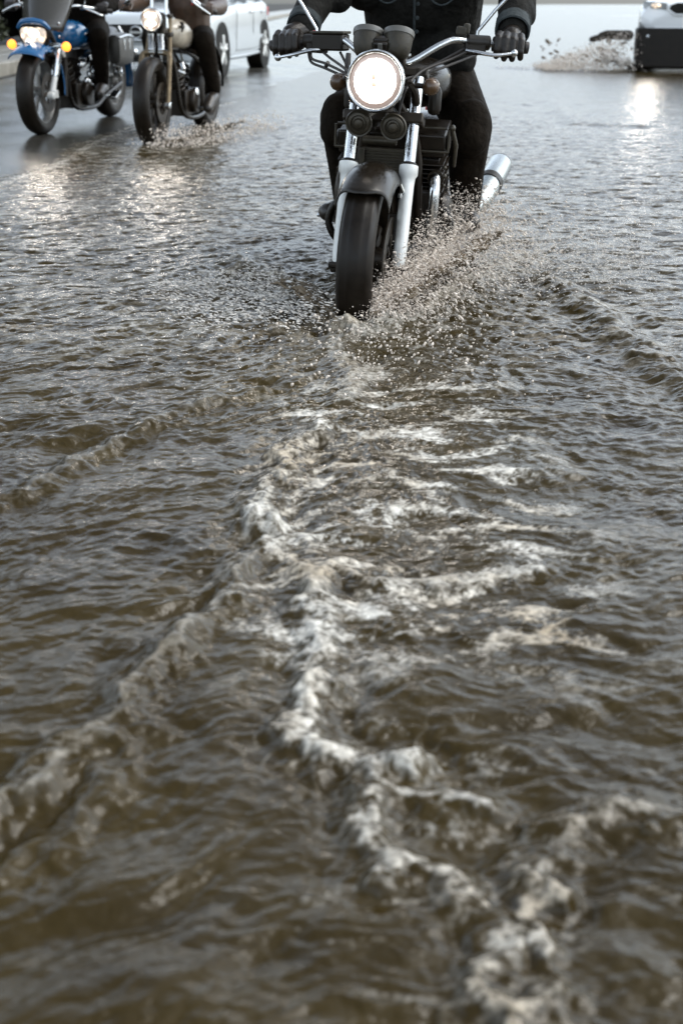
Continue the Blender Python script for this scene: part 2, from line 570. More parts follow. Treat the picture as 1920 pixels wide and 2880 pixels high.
def seg_dist(px, py, pts):
    d = np.full(px.shape, 1e9, np.float32)
    for (ax, ay), (bx, by) in zip(pts[:-1], pts[1:]):
        vx, vy = bx - ax, by - ay
        t = np.clip(((px - ax) * vx + (py - ay) * vy) / (vx * vx + vy * vy), 0, 1)
        q = (px - ax - t * vx) ** 2 + (py - ay - t * vy) ** 2
        np.minimum(d, q, out=d)
    return np.sqrt(d)


def water_field(x, y):
    x = x.astype(np.float64); y = y.astype(np.float64)
    r = y
    # lines run a little towards the lower left in the left half, level in the right
    a = np.where(x < 0, .35, -.06) * np.exp(-(y / 9.0) ** 2)
    yy_ = y - a * x
    wx = x + .07 * gn(x * 3.1, yy_ * 3.3, 1) + .02 * gn(x * 11, yy_ * 11, 2)
    wy = yy_ + .07 * gn(x * 3.3 + 9, yy_ * 3.1, 5) + .02 * gn(x * 10, yy_ * 12, 6)
    calm = np.exp(-((x + .15 - .02 * (y - 1.7)) / .085) ** 2) * sst(1.0, 1.4, y) * (1 - sst(2.0, 2.3, y))   # smooth tongue between two crests
    left = sst(.25, -.4, x) * sst(.8, 1.5, y) * (1 - sst(2.4, 4.2, y))
    amp = 1 - .55 * calm
    far = 1 / (1 + (y / 9.0) ** 2)
    h = np.zeros(x.shape)
    h += .016 * gn(wx * 1.3, wy * 1.9, 7) * far
    h += (.0125 + .003 * (1 - sst(2.0, 4.0, y))) * gn(wx * 3.2, wy * 5.6, 8) * amp * far
    n1 = gn(wx * 6.5, wy * 12.0, 9)
    h += (.0098 + .0012 * (1 - sst(2.0, 4.0, y))) * (.30 - np.abs(n1) * .8 + .55 * n1) * amp * (.5 + .5 * far)
    n2 = gn(wx * 14, wy * 25, 10)
    h += (.0046 + .0030 * sst(2.2, 3.6, y)) * (.3 - np.abs(n2) * .8 + .5 * n2) * amp * (.7 + .3 * far) * (1 - .2 * left)
    h += .0032 * (.40 + .60 * sst(.6, 2.6, y)) * gn(wx * 31, wy * 50, 12) * (1 - sst(7, 13, y))
    h += .0010 * sst(1.2, 2.6, y) * gn(wx * 66, wy * 95, 13) * (1 - sst(3.0, 6, y))
    foam = np.zeros(x.shape)
    near = y < 6.2
    jx = x + .020 * gn(x * 16, y * 16, 15) + .011 * gn(x * 42, y * 42, 16)
    jy = y + .020 * gn(x * 16 + 5, y * 16, 17) + .011 * gn(x * 42, y * 42 + 3, 18)
    brk = .5 + .7 * gn(x * 9, y * 9, 19) + .45 * gn(x * 24, y * 24, 20)
    fine = .6 * gn(x * 48, y * 66, 34) + .6 * gn(x * 105, y * 130, 35) + .35 * gn(x * 210, y * 240, 36)
    for pts, hh, w, fo, fw in CRESTS:
        ys = [p[1] for p in pts]
        lo, hi = min(ys) - 5 * w - .1, max(ys) + 5 * w + .1
        rows = (y[:, 0] > lo) & (y[:, 0] < hi)
        if not rows.any(): continue
        sc = 1.0 if max(ys) < 6 else 3.0
        d = seg_dist(jx[rows], jy[rows], pts)
        k = np.clip(brk[rows], .15, 1.3)
        h[rows] += .85 * hh * np.exp(-(d / w) ** 2) * (.45 + .6 * k) - hh * .25 * np.exp(-((d - 1.8 * w) / w) ** 2)
        h[rows] += hh * .16 * np.exp(-(d / (1.1 * w)) ** 2) * gn(x[rows] * 26 / sc, y[rows] * 34 / sc, 21)
        if fo:
            fq = fine[rows]
            e = np.exp(-(d / (1.1 * fw)) ** 2) * (.30 + .75 * k) + 0.50 * fq * np.exp(-(d / (2.2 * fw)) ** 2)
            f1 = min(.96, 1.1 * fo) * sst(.22, .74, e)
            lace = np.exp(-(d / (3.2 * fw)) ** 2) * sst(.16, .02, np.abs(gn(jx[rows] * 15, jy[rows] * 20, 33))) * np.clip(.5 + fq, 0, 1)
            foam[rows] = np.maximum(foam[rows], np.maximum(f1, .45 * fo * lace))
    # broken froth carried on the chop in front of the wheel and around it
    pat = .5 + .75 * gn(wx * 7, wy * 15, 23) + .4 * gn(wx * 19, wy * 38, 24)
    zone = sst(-.28, -.08, x) * (1 - sst(.34, .62, x)) * sst(1.45, 1.75, y) * (1 - sst(2.8, 3.7, y))
    foam = np.maximum(foam, 1.0 * zone * sst(.50, 1.05, pat + .5 * fine))
    zone2 = np.exp(-(((x - .08) / .7) ** 2)) * sst(.75, 1.0, y) * (1 - sst(3.2, 4.0, y))
    foam = np.maximum(foam, .30 * sst(-.25, .02, x) * zone2 * sst(.85, 1.3, pat + .6 * fine))
    # rain-beaten, silty froth on open water behind, its pale colour painting a silver sheen
    zone3 = sst(2.7, 4.0, y) * (1 - sst(10, 15, y)) * (1 - .75 * np.exp(-((x - .25) / .35) ** 2 - ((y - 3.5) / .7) ** 2))
    foam = np.maximum(foam, .46 * zone3 * sst(.30, 1.05, .5 + .8 * n2 + .45 * n1 + .45 * fine))
    ring = np.exp(-((x - .1) / .8) ** 2 - ((y - 4.1) / .9) ** 2)
    foam = np.maximum(foam, .50 * ring * sst(.60, 1.1, pat + .35 * fine))
    h += ring * .011 * gn(x * 20, y * 22, 26) + ring * .007 * gn(x * 42, y * 45, 27)
    # settle towards the wet edge of the road
    s = x - np.interp(y, _sy, _sx)
    h *= .40 + .60 * sst(.0, .8, s)
    edge = sst(.22, .0, np.abs(s + .05 * gn(x * 3, y * 3, 30)))
    foam = np.maximum(foam, .12 * edge * sst(.5, 1., brk) * (y > 5))
    return h, np.clip(foam, 0, 1)


def water_mat():
    m = bpy.data.materials.new('muddy_flood_water'); m.use_nodes = True
    t = m.node_tree; b = t.nodes['Principled BSDF']
    N = t.nodes.new; Lk = t.links.new
    b.inputs['IOR'].default_value = 1.333
    tc = N('ShaderNodeTexCoord')
    at = N('ShaderNodeAttribute'); at.attribute_name = 'foam'
    n = N('ShaderNodeTexNoise'); n.inputs['Scale'].default_value = 2.2; n.inputs['Detail'].default_value = 6; n.inputs['Roughness'].default_value = .6
    Lk(tc.outputs['Object'], n.inputs['Vector'])
    silt = N('ShaderNodeValToRGB')
    silt.color_ramp.elements[0].position = .32; silt.color_ramp.elements[1].position = .70
    silt.color_ramp.elements[0].color = (.018, .0112, .0017, 1); silt.color_ramp.elements[1].color = (.040, .0265, .0055, 1)
    Lk(n.outputs['Fac'], silt.inputs['Fac'])
    fn = N('ShaderNodeTexNoise'); fn.inputs['Scale'].default_value = 55; fn.inputs['Detail'].default_value = 5; fn.inputs['Roughness'].default_value = .7
    Lk(tc.outputs['Object'], fn.inputs['Vector'])
    ff = N('ShaderNodeMapRange'); ff.inputs['From Min'].default_value = .38; ff.inputs['From Max'].default_value = .62
    ff.inputs['To Min'].default_value = .22; ff.inputs['To Max'].default_value = 1.0
    Lk(fn.outputs['Fac'], ff.inputs['Value'])
    mu = N('ShaderNodeMath'); mu.operation = 'MULTIPLY'
    Lk(at.outputs['Fac'], mu.inputs[0]); Lk(ff.outputs[0], mu.inputs[1])
    mx = N('ShaderNodeMix'); mx.data_type = 'RGBA'
    fcol = N('ShaderNodeValToRGB')
    fcol.color_ramp.elements[0].position = .36; fcol.color_ramp.elements[1].position = .54
    fcol.color_ramp.elements[0].color = (.50, .41, .29, 1); fcol.color_ramp.elements[1].color = (.72, .69, .62, 1)
    Lk(n.outputs['Fac'], fcol.inputs['Fac']); Lk(fcol.outputs[0], mx.inputs['B'])
    Lk(mu.outputs[0], mx.inputs['Factor']); Lk(silt.outputs[0], mx.inputs['A'])
    Lk(mx.outputs['Result'], b.inputs['Base Color'])
    ro = N('ShaderNodeMapRange'); ro.inputs['To Min'].default_value = .20; ro.inputs['To Max'].default_value = .5
    Lk(mu.outputs[0], ro.inputs['Value']); Lk(ro.outputs[0], b.inputs['Roughness'])
    # capillary ripples
    mp = N('ShaderNodeMapping'); mp.inputs['Scale'].default_value = (1, 1.5, 1)
    Lk(tc.outputs['Object'], mp.inputs['Vector'])
    r1 = N('ShaderNodeTexNoise'); r1.inputs['Scale'].default_value = 24; r1.inputs['Detail'].default_value = 4; r1.inputs['Roughness'].default_value = .55; r1.inputs['Distortion'].default_value = .4
    Lk(mp.outputs[0], r1.inputs['Vector'])
    b1 = N('ShaderNodeBump'); b1.inputs['Strength'].default_value = .5; b1.inputs['Distance'].default_value = .011
    r0 = N('ShaderNodeTexNoise'); r0.inputs['Scale'].default_value = 7; r0.inputs['Detail'].default_value = 3; r0.inputs['Distortion'].default_value = .5
    Lk(mp.outputs[0], r0.inputs['Vector'])
    b0 = N('ShaderNodeBump'); b0.inputs['Strength'].default_value = .5; b0.inputs['Distance'].default_value = .028
    Lk(r0.outputs['Fac'], b0.inputs['Height']); Lk(b0.outputs[0], b1.inputs['Normal'])
    Lk(r1.outputs['Fac'], b1.inputs['Height'])
    b2 = N('ShaderNodeBump'); b2.inputs['Strength'].default_value = .5; b2.inputs['Distance'].default_value = .006
    mh = N('ShaderNodeMath'); mh.operation = 'MULTIPLY'
    Lk(fn.outputs['Fac'], mh.inputs[0]); Lk(at.outputs['Fac'], mh.inputs[1])
    Lk(mh.outputs[0], b2.inputs['Height']); Lk(b1.outputs[0], b2.inputs['Normal'])
    Lk(b2.outputs[0], b.inputs['Normal'])
    return m


M['water'] = water_mat()
ph = np.concatenate([np.linspace(66, 20, 950), np.linspace(19.97, 5, 1000), np.linspace(4.96, 1.2, 160), np.geomspace(1.15, .19, 40)])
Yr = H / np.tan(np.radians(ph))
u = np.linspace(-1, 1, 900)
u = .40 * u + .60 * u ** 3
X = u[None, :] * (.85 * Yr[:, None] + .55)
X = np.minimum(X, 58)
X = np.maximum(X, -14 - 0 * X)
Y = np.repeat(Yr[:, None], len(u), 1)
hgt, foam = water_field(X, Y)
sheet('flood_water', X, Y, hgt, M['water'], {'foam': foam})
# ------------------------------------------------------------------ builders shared by the motorcycles
def wheel(name, root, y, z, Rr, w, spokes, rim_m, disc=True, groove=True, both=False, x0=0, sipes=True):
    """part: the rim with hub and spokes; sub-parts: tyre, brake discs"""
    ax = (1, 0, 0); o = (x0, y, z)
    ri = Rr - w * .62
    mb = MB()
    mb.lathe([(ri + .004, -w * .36), (ri - .012, -w * .36), (ri - .022, -w * .2), (ri - .03, 0), (ri - .022, w * .2), (ri - .012, w * .36), (ri + .004, w * .36)], o, ax, 56, closed=True)
    mb.lathe([(.001, -w * .5), (.035, -w * .5), (.045, -w * .2), (.045, w * .2), (.035, w * .5), (.001, w * .5)], o, ax, 24)
    for k in range(spokes):
        a = 2 * PI * k / spokes + .3
        for da in ((-.09, .09) if spokes < 8 else (0,)):
            c, s_ = math.cos(a + da), math.sin(a + da)
            c0, s0 = math.cos(a + da * .4), math.sin(a + da * .4)
            mb.tube([(x0, y + c0 * .03, z + s0 * .03), (x0 + .006, y + c * ri * .6, z + s_ * ri * .6), (x0, y + c * (ri - .016), z + s_ * (ri - .016))], [.017, .013, .015] if spokes < 8 else .004, 8)
    rim = obj(name, mb, rim_m, root)
    prof = []
    nn = 18
    for k in range(nn + 1):
        t = -1 + 2 * k / nn
        x = w * .5 * math.sin(t * PI / 2 * 1.0)
        r = ri + (Rr - ri) * math.cos(t * PI / 2) ** .55 if abs(t) < 1 else ri
        if groove and k in (6, 12): r -= .005
        prof.append((r, x))
    prof = [(ri - .004, -w * .40)] + prof[1:-1] + [(ri - .004, w * .40)]
    ty = MB().lathe(prof, o, ax, 96, closed=True)
    if groove and sipes:
        for k in range(44):
            a = 2 * PI * k / 44
            for sx in (-1, 1):
                aa = a + (PI / 44 if sx > 0 else 0)
                p = []
                for q in (.22, .42, .62):
                    x = sx * w * .5 * q
                    tt = math.asin(q) / (PI / 2)
                    r = ri + (Rr - ri) * math.cos(tt * PI / 2) ** .55 + .0006
                    b = aa + .09 * q
                    p.append((x0 + x, y + math.cos(b) * r, z + math.sin(b) * r))
                ty.tube(p, .0022, 5)
    obj('tyre', ty, M['tyre'], rim, sharp=50)
    if disc:
        for sx in ((-1, 1) if both else (1,)):
            d = MB().lathe([(.085, 0), (.148, 0), (.148, .005), (.085, .005)], (x0 + sx * w * .56, y, z), (sx, 0, 0), 48, closed=True)
            for k in range(6):
                a = k * PI / 3
                d.tube([(x0 + sx * w * .56, y + .03 * math.cos(a), z + .03 * math.sin(a)), (x0 + sx * w * .57, y + .09 * math.cos(a + .3), z + .09 * math.sin(a + .3))], .008, 6)
            obj('brake_disc', d, M['darkmetal'], rim)
    return rim


def headlight(root, c, r, body_m, lens_m, ringw=.012, depth=.13, tilt=0.0, glow=None):
    ax = Vector((0, -math.cos(tilt), -math.sin(tilt)))
    c = Vector(c)
    mb = MB().lathe([(r * .97, 0), (r * .98, -.02), (r * .92, -depth * .45), (r * .7, -depth * .8), (r * .3, -depth), (.001, -depth * 1.02)], c, ax, 48)
    b = obj('headlight', mb, body_m, root)
    rr = [(r - ringw * 1.5, .004), (r - ringw, .012), (r - ringw * .4, .014), (r + .001, .006), (r + .003, -.008), (r - .004, -.014), (r - ringw, -.006)]
    obj('rim', MB().lathe(rr, c, ax, 64, closed=True), M['chrome'], b, sharp=60)
    r2 = r - ringw * 1.4
    obj('reflector_ring', MB().lathe([(r2 * .84, .004), (r2, .001), (r2, -.008), (r2 * .84, -.004)], c, ax, 64, closed=True), M['lens_ring'], b)
    r3 = r2 * .86
    L = MB().lathe([(r3, -.002), (r3 * .98, .006), (r3 * .8, .012), (r3 * .5, .018), (r3 * .2, .021), (.001, .0215)], c, ax, 64)
    # flutes moulded in the lower half of the glass
    for k in range(-5, 6):
        x = k * r3 * .13
        zl = math.sqrt(max(0, 1 - (k * .13) ** 2)) * r3 * .86
        L.tube([(c.x + x, c.y - .0205 + .012 * (abs(k) / 6), c.z - r3 * .35), (c.x + x, c.y - .010 + .004 * (abs(k) / 6), c.z - zl)], .0016, 5)
    obj('lens', L, lens_m, b, sharp=60)
    return b


def springy(mb, p0, p1, r, turns, wr):
    p0, p1 = Vector(p0), Vector(p1)
    t = (p1 - p0); n = turns * 12
    u = Vector((1, 0, 0)); w = t.normalized().cross(u).normalized(); u = w.cross(t.normalized())
    mb.tube([p0 + t * k / n + (u * math.cos(2 * PI * k / 12) + w * math.sin(2 * PI * k / 12)) * r for k in range(n + 1)], wr, 6)
    return mb


def arch(mb, y, z, Ri, th, hw, a0, a1, n=28, m=12, lip=0.0, x0=0, skirt=.5):
    """mudguard: a domed strip swept over the wheel from angle a0 to a1 (0 = straight back, 90 = top)"""
    rows = []
    for i in range(n + 1):
        a = R(a0 + (a1 - a0) * i / n)
        row = []
        for j in range(m + 1):
            q = -1 + 2 * j / m
            x = hw * math.sin(q * PI / 2)
            r = Ri + th * (1 - (1 - math.cos(q * PI / 2)) ** 1.0 * skirt * 2)
            aa = a + lip * (1 - q * q) * (i / n) ** 6
            row.append((x0 + x, y + math.cos(aa) * r, z + math.sin(aa) * r))
        rows.append(row)
    return mb.grid(rows)


def loft_y(mb, secs, n=24, pw=2.4):
    """superellipse sections along y: (y, x, z, half width, half height)"""
    rs = []
    for y, x, z, a, b in secs:
        r = []
        for k in range(n):
            t = 2 * PI * k / n
            c, s_ = math.cos(t), math.sin(t)
            r.append((x + a * math.copysign(abs(c) ** (2 / pw), c), y, z + b * math.copysign(abs(s_) ** (2 / pw), s_)))
        rs.append(r)
    return mb.rings(rs)


GB = 'motorcycles riding through the rain'
GR = 'riders on the motorcycles'
YAW = -9

# ================================================================== the big black motorcycle
PX, PY, PZ = .085, 4.04, -.08
MYAW = -11.5
bk = thing('motorcycle', 'black roadster motorcycle with big lit round headlight ploughing through deep water in front', 'motorcycle', (PX, PY, PZ), MYAW, 2, GB)

wheel('front_wheel', bk, 0, .247, .305, .128, 5, M['darkmetal'], both=True, sipes=False)
for sx in (-1, 1):
    # upper tube
    def fp(t): return (sx * (.110 - .004 * t), .40 * (t * .62), .205 + .62 * t)
    up = MB().tube([fp(.52), fp(1.02)], .0215, 20)
    f = obj('fork_leg', up, M['chrome'], bk)
    lo = MB().tube([fp(.03), fp(.10), fp(.14), fp(.46), fp(.50), fp(.515), fp(.56)], [.020, .024, .0235, .0245, .027, .034, .034], 24)
    lo.tube([fp(.0), fp(.05)], [.017, .022], 16)
    obj('lower_slider', lo, M['alu'], f)
    obj('dust_seal', MB().tube([fp(.56), fp(.568), fp(.578)], [.030, .030, .024], 20), M['plastic'], f)
    ax_ = MB().lathe([(.001, -.03), (.022, -.03), (.022, .02), (.012, .022), (.001, .022)], (sx * .112, 0, .21), (sx, 0, 0), 6)
    ax_.lathe([(.001, -.03), (.012, -.03), (.012, .026), (.001, .026)], (sx * .110, -.026, .222), (sx, 0, 0), 6)
    obj('axle_clamp', ax_, M['darkmetal'], f, bev=.002)
    cal = MB().box((sx * .078, .105, .33), (.055, .07, .12), rx=-.35)
    cal.tube([(sx * .10, .07, .31), (sx * .10, .085, .36)], .02, 10)
    obj('brake_caliper', cal, M['darkmetal'], bk, bev=.008)

# front mudguard: domed, with a cut-out lip and side stays bolted to the sliders
mg = MB()
rows = []
n, m = 30, 16
for i in range(n + 1):
    a = R(14 + (127 - 14) * i / n)
    row = []
    for j in range(m + 1):
        q = -1 + 2 * j / m
        x = .090 * math.sin(q * PI / 2)
        drop = (1 - math.cos(q * PI / 2))
        r = .329 - .075 * drop
        aa = a + R(8) * (math.cos(q * PI * 1.55) * .5 + .5) * (i / n) ** 5 - R(6) * (1 - abs(q)) * (i / n) ** 5
        row.append((x, math.cos(aa) * r, .247 + math.sin(aa) * r))
    rows.append(row)
mg.grid(rows)
fen = obj('front_mudguard', mg, M['black'], bk, solid=.005)
for sx in (-1, 1):
    st = MB()
    st.tube([(sx * .090, .07, .50), (sx * .105, .085, .46), (sx * .112, .07, .40)], .006, 8)
    obj('mudguard_stay', st, M['chrome'], fen)
    obj('mudguard_bolt', MB().lathe([(.001, 0), (.011, 0), (.010, .008), (.001, .009)], (sx * .102, -.02, .475), (sx, -.3, 0), 6), M['chrome'], fen)

# yokes and headlamp ears
yk = MB().box((0, .205, .700), (.285, .075, .036), rx=-.38)
yk.box((0, .285, .845), (.275, .07, .03), rx=-.38)
yk.tube([(0, .19, .66), (0, .29, .87)], .03, 16)
for sx in (-1, 1):
    yk.tube([(sx * .108, .205, .685), (sx * .108, .218, .718)], .031, 18)
    yk.tube([(sx * .106, .272, .832), (sx * .106, .284, .862)], .030, 18)
obj('fork_yoke', yk, M['darkmetal'], bk, bev=.006)
bl = MB().tube([(-.062, .15, .632), (-.03, .15, .632), (.045, .15, .631)], .0155, 14)
bl.tube([(-.012, .15, .632), (.058, .15, .630)], .0135, 14)
obj('brake_pipe_joint', bl, M['horn'], bk)
for sx in (-1, 1):
    er = MB()
    er.tube([(sx * .108, .225, .74), (sx * .112, .15, .80), (sx * .102, .06, .835)], [.016, .014, .010], 8, sm=4)
    er.lathe([(.001, 0), (.008, 0), (.008, .012), (.004, .016), (.001, .016)], (sx * .103, .035, .838), (sx, 0, 0), 8)
    obj('headlight_bracket', er, M['darkmetal'], bk)
hl = headlight(bk, (.002, -.02, .838), .097, M['black'], M['lens'], ringw=.009, depth=.15, tilt=-.06)
bulb = MB().lathe([(.001, .030), (.010, .029), (.016, .024), (.018, .018), (.001, .017)], (.002, -.02, .845), (0, -1, 0), 20)
bs = MB().sph((.0, -.0445, .852), (.007, .002, .009), 12, 8)
bs.sph((.002, -.0445, .828), (.008, .002, .007), 12, 8)
obj('bulb_shield', bs, M['bulb_shield'], hl)
spot('headlight_lamp', (.002, -.075, .838), (.0, -4, .2), 5, 95, .04, hl)

# twin horns
for sx, zz in ((-1, .697), (1, .690)):
    c = (sx * .060, .045, zz); a = (sx * -.05, -1, -.12)
    h = MB().lathe([(.001, -.035), (.026, -.035), (.030, -.012), (.043, -.008), (.0465, 0), (.044, .006), (.039, .004), (.035, .010), (.028, .012), (.024, .006), (.018, .008), (.014, .016), (.007, .018), (.001, .019)], c, a, 40)
    h.tube([(c[0], .08, zz), (sx * .02, .15, zz + .03)], .007, 8)
    obj('horn', h, M['horn'], bk, sharp=25)

# instruments
for sx in (-1, 1):
    c = (sx * .052, .085, .915); a = Vector((0, .42, .90))
    pod = MB().lathe([(.001, -.012), (.026, -.012), (.037, 0), (.045, .02), (.048, .045), (.0485, .070), (.001, .070)], c, a, 40)
    g = obj('instrument_pod', pod, M['gauge'], bk, sharp=50)
    obj('pod_rim', MB().lathe([(.0475, .060), (.051, .062), (.052, .072), (.051, .080), (.046, .081), (.045, .070)], c, a, 40, closed=True), M['rim_rubber'], g)
    obj('dial_glass', MB().lathe([(.0468, .071), (.045, .0765), (.001, .0775)], c, a, 32), M['glass'], g)
br = MB().box((0, .085, .93), (.05, .05, .07), rx=.4)
br.box((0, .075, .965), (.05, .03, .012), rx=.4)
ib = obj('instrument_bracket', br, M['plastic'], bk, bev=.006)
obj('warning_lamp', MB().box((0, .062, .942), (.017, .02, .026), rx=.35), M['rim_rubber'], ib, bev=.003)

# handlebar
def bar(sx):
    d = 0 if sx > 0 else -.032
    return [(0, .27, .882), (sx * .05, .268, .882), (sx * .085, .278, .892), (sx * .165, .315, .942), (sx * .215, .345, .962 + .2 * d), (sx * .29, .378, .957 + .55 * d), (sx * .47, .425, .944 + d)]
hb = MB()
for sx in (-1, 1):
    hb.tube(bar(sx), .0118, 16, sm=8)
hbar = obj('handlebar', hb, M['chrome'], bk)
for sx in (-1, 1): obj('bar_clamp', MB().box((sx * .045, .272, .885), (.03, .05, .045)), M['darkmetal'], hbar, bev=.008)
for sx in (-1, 1):
    d = 0 if sx > 0 else -.032
    p1 = Vector((sx * .345, .393, .953 + d * .68)); p2 = Vector((sx * .465, .424, .944 + d))
    t = (p2 - p1)
    gp = MB().tube([p1, p1 + t * .02, p1 + t * .06, p1 + t * .07, p1 + t * .92, p1 + t * .93, p1 + t * 1.03], [.024, .025, .025, .0172, .0172, .021, .020], 20)
    obj('grip', gp, M['rubber'], hbar)
    # lever, perch, switchgear
    z0 = .940 + d * .6
    lv = MB()
    tip = (sx * .425, .352, .918 + d * .9 + (.010 if sx > 0 else -.012))
    lv.tube([(sx * .262, .345, z0 - .01), (sx * .30, .325, z0 - .014), (sx * .36, .322, z0 - .02 + d * .3), tip], [.011, .010, .0085, .0075], 12, sm=6, flat=.75)
    lv.sph(tip, .0135, 14, 10)
    obj('brake_lever' if sx < 0 else 'clutch_lever', lv, M['chrome'], hbar)
    sw = MB().tube([(sx * .255, .364, .958 + d * .5), (sx * .335, .392, .955 + d * .66)], [.024, .025], 16)
    sw.box((sx * .285, .372, .935 + d * .55), (.075, .04, .04), rz=sx * .3)
    obj('switch_housing', sw, M['plastic'], hbar, bev=.006)
    # mirrors
    mp = MB().tube([(sx * .288, .378, .955 + d * .4), (sx * .290, .380, .992 + d * .4), (sx * .300, .382, 1.004 + d * .4), (sx * .345, .392, 1.062 + d * .3), (sx * .42, .41, 1.145)], .0062, 10)
    mr = obj('mirror_stem', mp, M['chrome'], hbar)
    hd = MB().lathe([(.001, -.02), (.04, -.016), (.055, 0), (.053, .006), (.001, .006)], (sx * .45, .415, 1.18), (0, 1, .1), 24, sx=1.3)
    obj('mirror_head', hd, M['black'], mr)
    obj('mirror_nut', MB().lathe([(.001, 0), (.011, 0), (.011, .016), (.001, .016)], (sx * .288, .378, .958 + d * .4), (0, 0, 1), 6), M['alu'], mr)
rs = MB().box((-.232, .352, .936), (.128, .062, .056), rz=-.28, ry=-.03)
res = obj('brake_reservoir', rs, M['plastic'], hbar, bev=.007)
obj('reservoir_lid', MB().box((-.232, .352, .969), (.134, .066, .009), rz=-.28, ry=-.03), M['gauge'], res, bev=.003)
obj('brake_light_switch', MB().lathe([(.001, 0), (.006, 0), (.006, .012), (.001, .013)], (-.292, .35, .960), (0, -.3, 1), 10), M['red'], res)
obj('perch_mirror_mount', MB().box((.235, .365, .992), (.038, .03, .030), ry=.1).box((.252, .368, 1.0), (.022, .032, .034), ry=.1), M['gauge'], hbar, bev=.006)
cb = MB()
for p in ([(-.30, .34, .905), (-.285, .30, .880), (-.22, .25, .868), (-.12, .17, .835), (-.05, .10, .78)],
          [(-.26, .345, .905), (-.22, .29, .888), (-.14, .20, .855), (-.07, .12, .81)],
          [(-.31, .345, .90), (-.29, .31, .868), (-.22, .25, .852), (-.12, .18, .82), (-.06, .13, .76)],
          [(.27, .345, .93), (.21, .31, .90), (.12, .22, .86), (.08, .14, .80), (.06, .12, .70)],
          [(.25, .36, .935), (.18, .33, .895), (.10, .27, .85), (.06, .2, .78)],
          [(.05, .2, .83), (.14, .32, .855), (.22, .5, .885), (.28, .62, .91)],
          [(-.19, .33, .905), (-.155, .28, .865), (-.12, .22, .82)]):
    cb.tube(p, .0048, 8, sm=5)
cb.tube([(-.150, .28, .905), (-.150, .27, .875), (-.148, .26, .838)], [.009, .011, .010], 10)
cb.tube([(-.225, .255, .8605), (-.215, .245, .8745)], .0075, 8)
obj('control_cable', cb, M['rubber'], bk)
# unlit indicators
for x, sx in ((-.146, -1), (.172, 1)):
    ib_ = MB().tube([(sx * .10, .11, .822), (x, .105, .821)], .009, 10)
    i_ = obj('indicator', ib_, M['plastic'], bk)
    L = MB().lathe([(.001, .026), (.014, .024), (.024, .016), (.0285, .004), (.029, -.02), (.024, -.034), (.001, -.036)], (x, .095, .821), (0, -1, 0), 28)
    for k in range(-3, 4):
        hw = math.sqrt(max(0, .028 ** 2 - (k * .007) ** 2)) * .9
        L.tube([(x - hw, .095 - .008, .821 + k * .007), (x, .095 - .0235 + abs(k) * .002, .821 + k * .007), (x + hw, .095 - .008, .821 + k * .007)], .0024, 5, sm=3)
    obj('indicator_lens', L, M['amberdark'], i_)

# tank
tk = MB()
loft_y(tk, [(.36, 0, .80, .05, .03), (.38, 0, .80, .10, .06), (.45, 0, .80, .158, .085), (.55, 0, .805, .182, .095), (.68, 0, .80, .178, .092), (.82, 0, .785, .145, .075), (.93, 0, .77, .10, .055), (.95, 0, .77, .05, .03)], 32, 2.7)
tank = obj('fuel_tank', tk, M['black'], bk)
obj('filler_cap', MB().lathe([(.001, 0), (.034, 0), (.034, .010), (.026, .014), (.001, .015)], (0, .56, .893), (0, -.1, 1), 24), M['chrome'], tank)
for sx in (-1, 1):
    obj('side_cowl', MB().box((sx * .150, .40, .755), (.05, .10, .10), rz=sx * .15), M['plastic'], bk, bev=.02)
seat = loft_y(MB(), [(.90, 0, .77, .10, .03), (.95, 0, .775, .13, .045), (1.10, 0, .77, .15, .045), (1.3, 0, .80, .14, .05), (1.55, 0, .83, .11, .045), (1.60, 0, .83, .06, .02)], 24, 3)
obj('seat', seat, M['leather'], bk)
# frame, airbox mass under the tank
fr = MB()
for sx in (-1, 1):
    fr.tube([(sx * .03, .27, .76), (sx * .10, .36, .60), (sx * .12, .40, .30), (sx * .13, .55, .20), (sx * .14, .95, .22), (sx * .12, 1.05, .50), (sx * .10, .95, .72), (sx * .05, .4, .80)], .017, 10, sm=5)
    fr.tube([(sx * .11, 1.0, .70), (sx * .11, 1.6, .78)], .014, 8)
    fr.tube([(sx * .12, .98, .34), (sx * .115, 1.5, .305)], .024, 10)
frame = obj('frame', fr, M['engine'], bk)
# engine: crankcase, four finned cylinders, cam cover
en = MB().box((0, .60, .34), (.36, .42, .20))
en.lathe([(.001, 0), (.085, 0), (.080, .03), (.05, .045), (.001, .047)], (.18, .55, .33), (1, 0, 0), 28)
en.lathe([(.001, 0), (.085, 0), (.080, .03), (.05, .045), (.001, .047)], (-.18, .55, .33), (-1, 0, 0), 28)
eng = obj('engine', en, M['engine'], bk, bev=.02)
fn = MB()
for k in range(8):
    fn.box((0, .52 - k * .004, .43 + k * .0165), (.40 if k % 2 else .38, .20, .006), rx=.2)
fn.box((0, .51, .49), (.36, .15, .14), rx=.2)
obj('cylinder_fins', fn, M['engine'], eng, bev=.002)
cc = MB().box((0, .50, .612), (.40, .20, .085), rx=.2)
for sx in (-1, 1):
    cc.lathe([(.001, 0), (.030, 0), (.028, .014), (.001, .016)], (sx * .20, .445, .605), (sx, 0, 0), 20)
    cc.lathe([(.001, 0), (.030, 0), (.028, .014), (.001, .016)], (sx * .20, .555, .630), (sx, 0, 0), 20)
cam_ = obj('cam_cover', cc, M['engine'], eng, bev=.016)
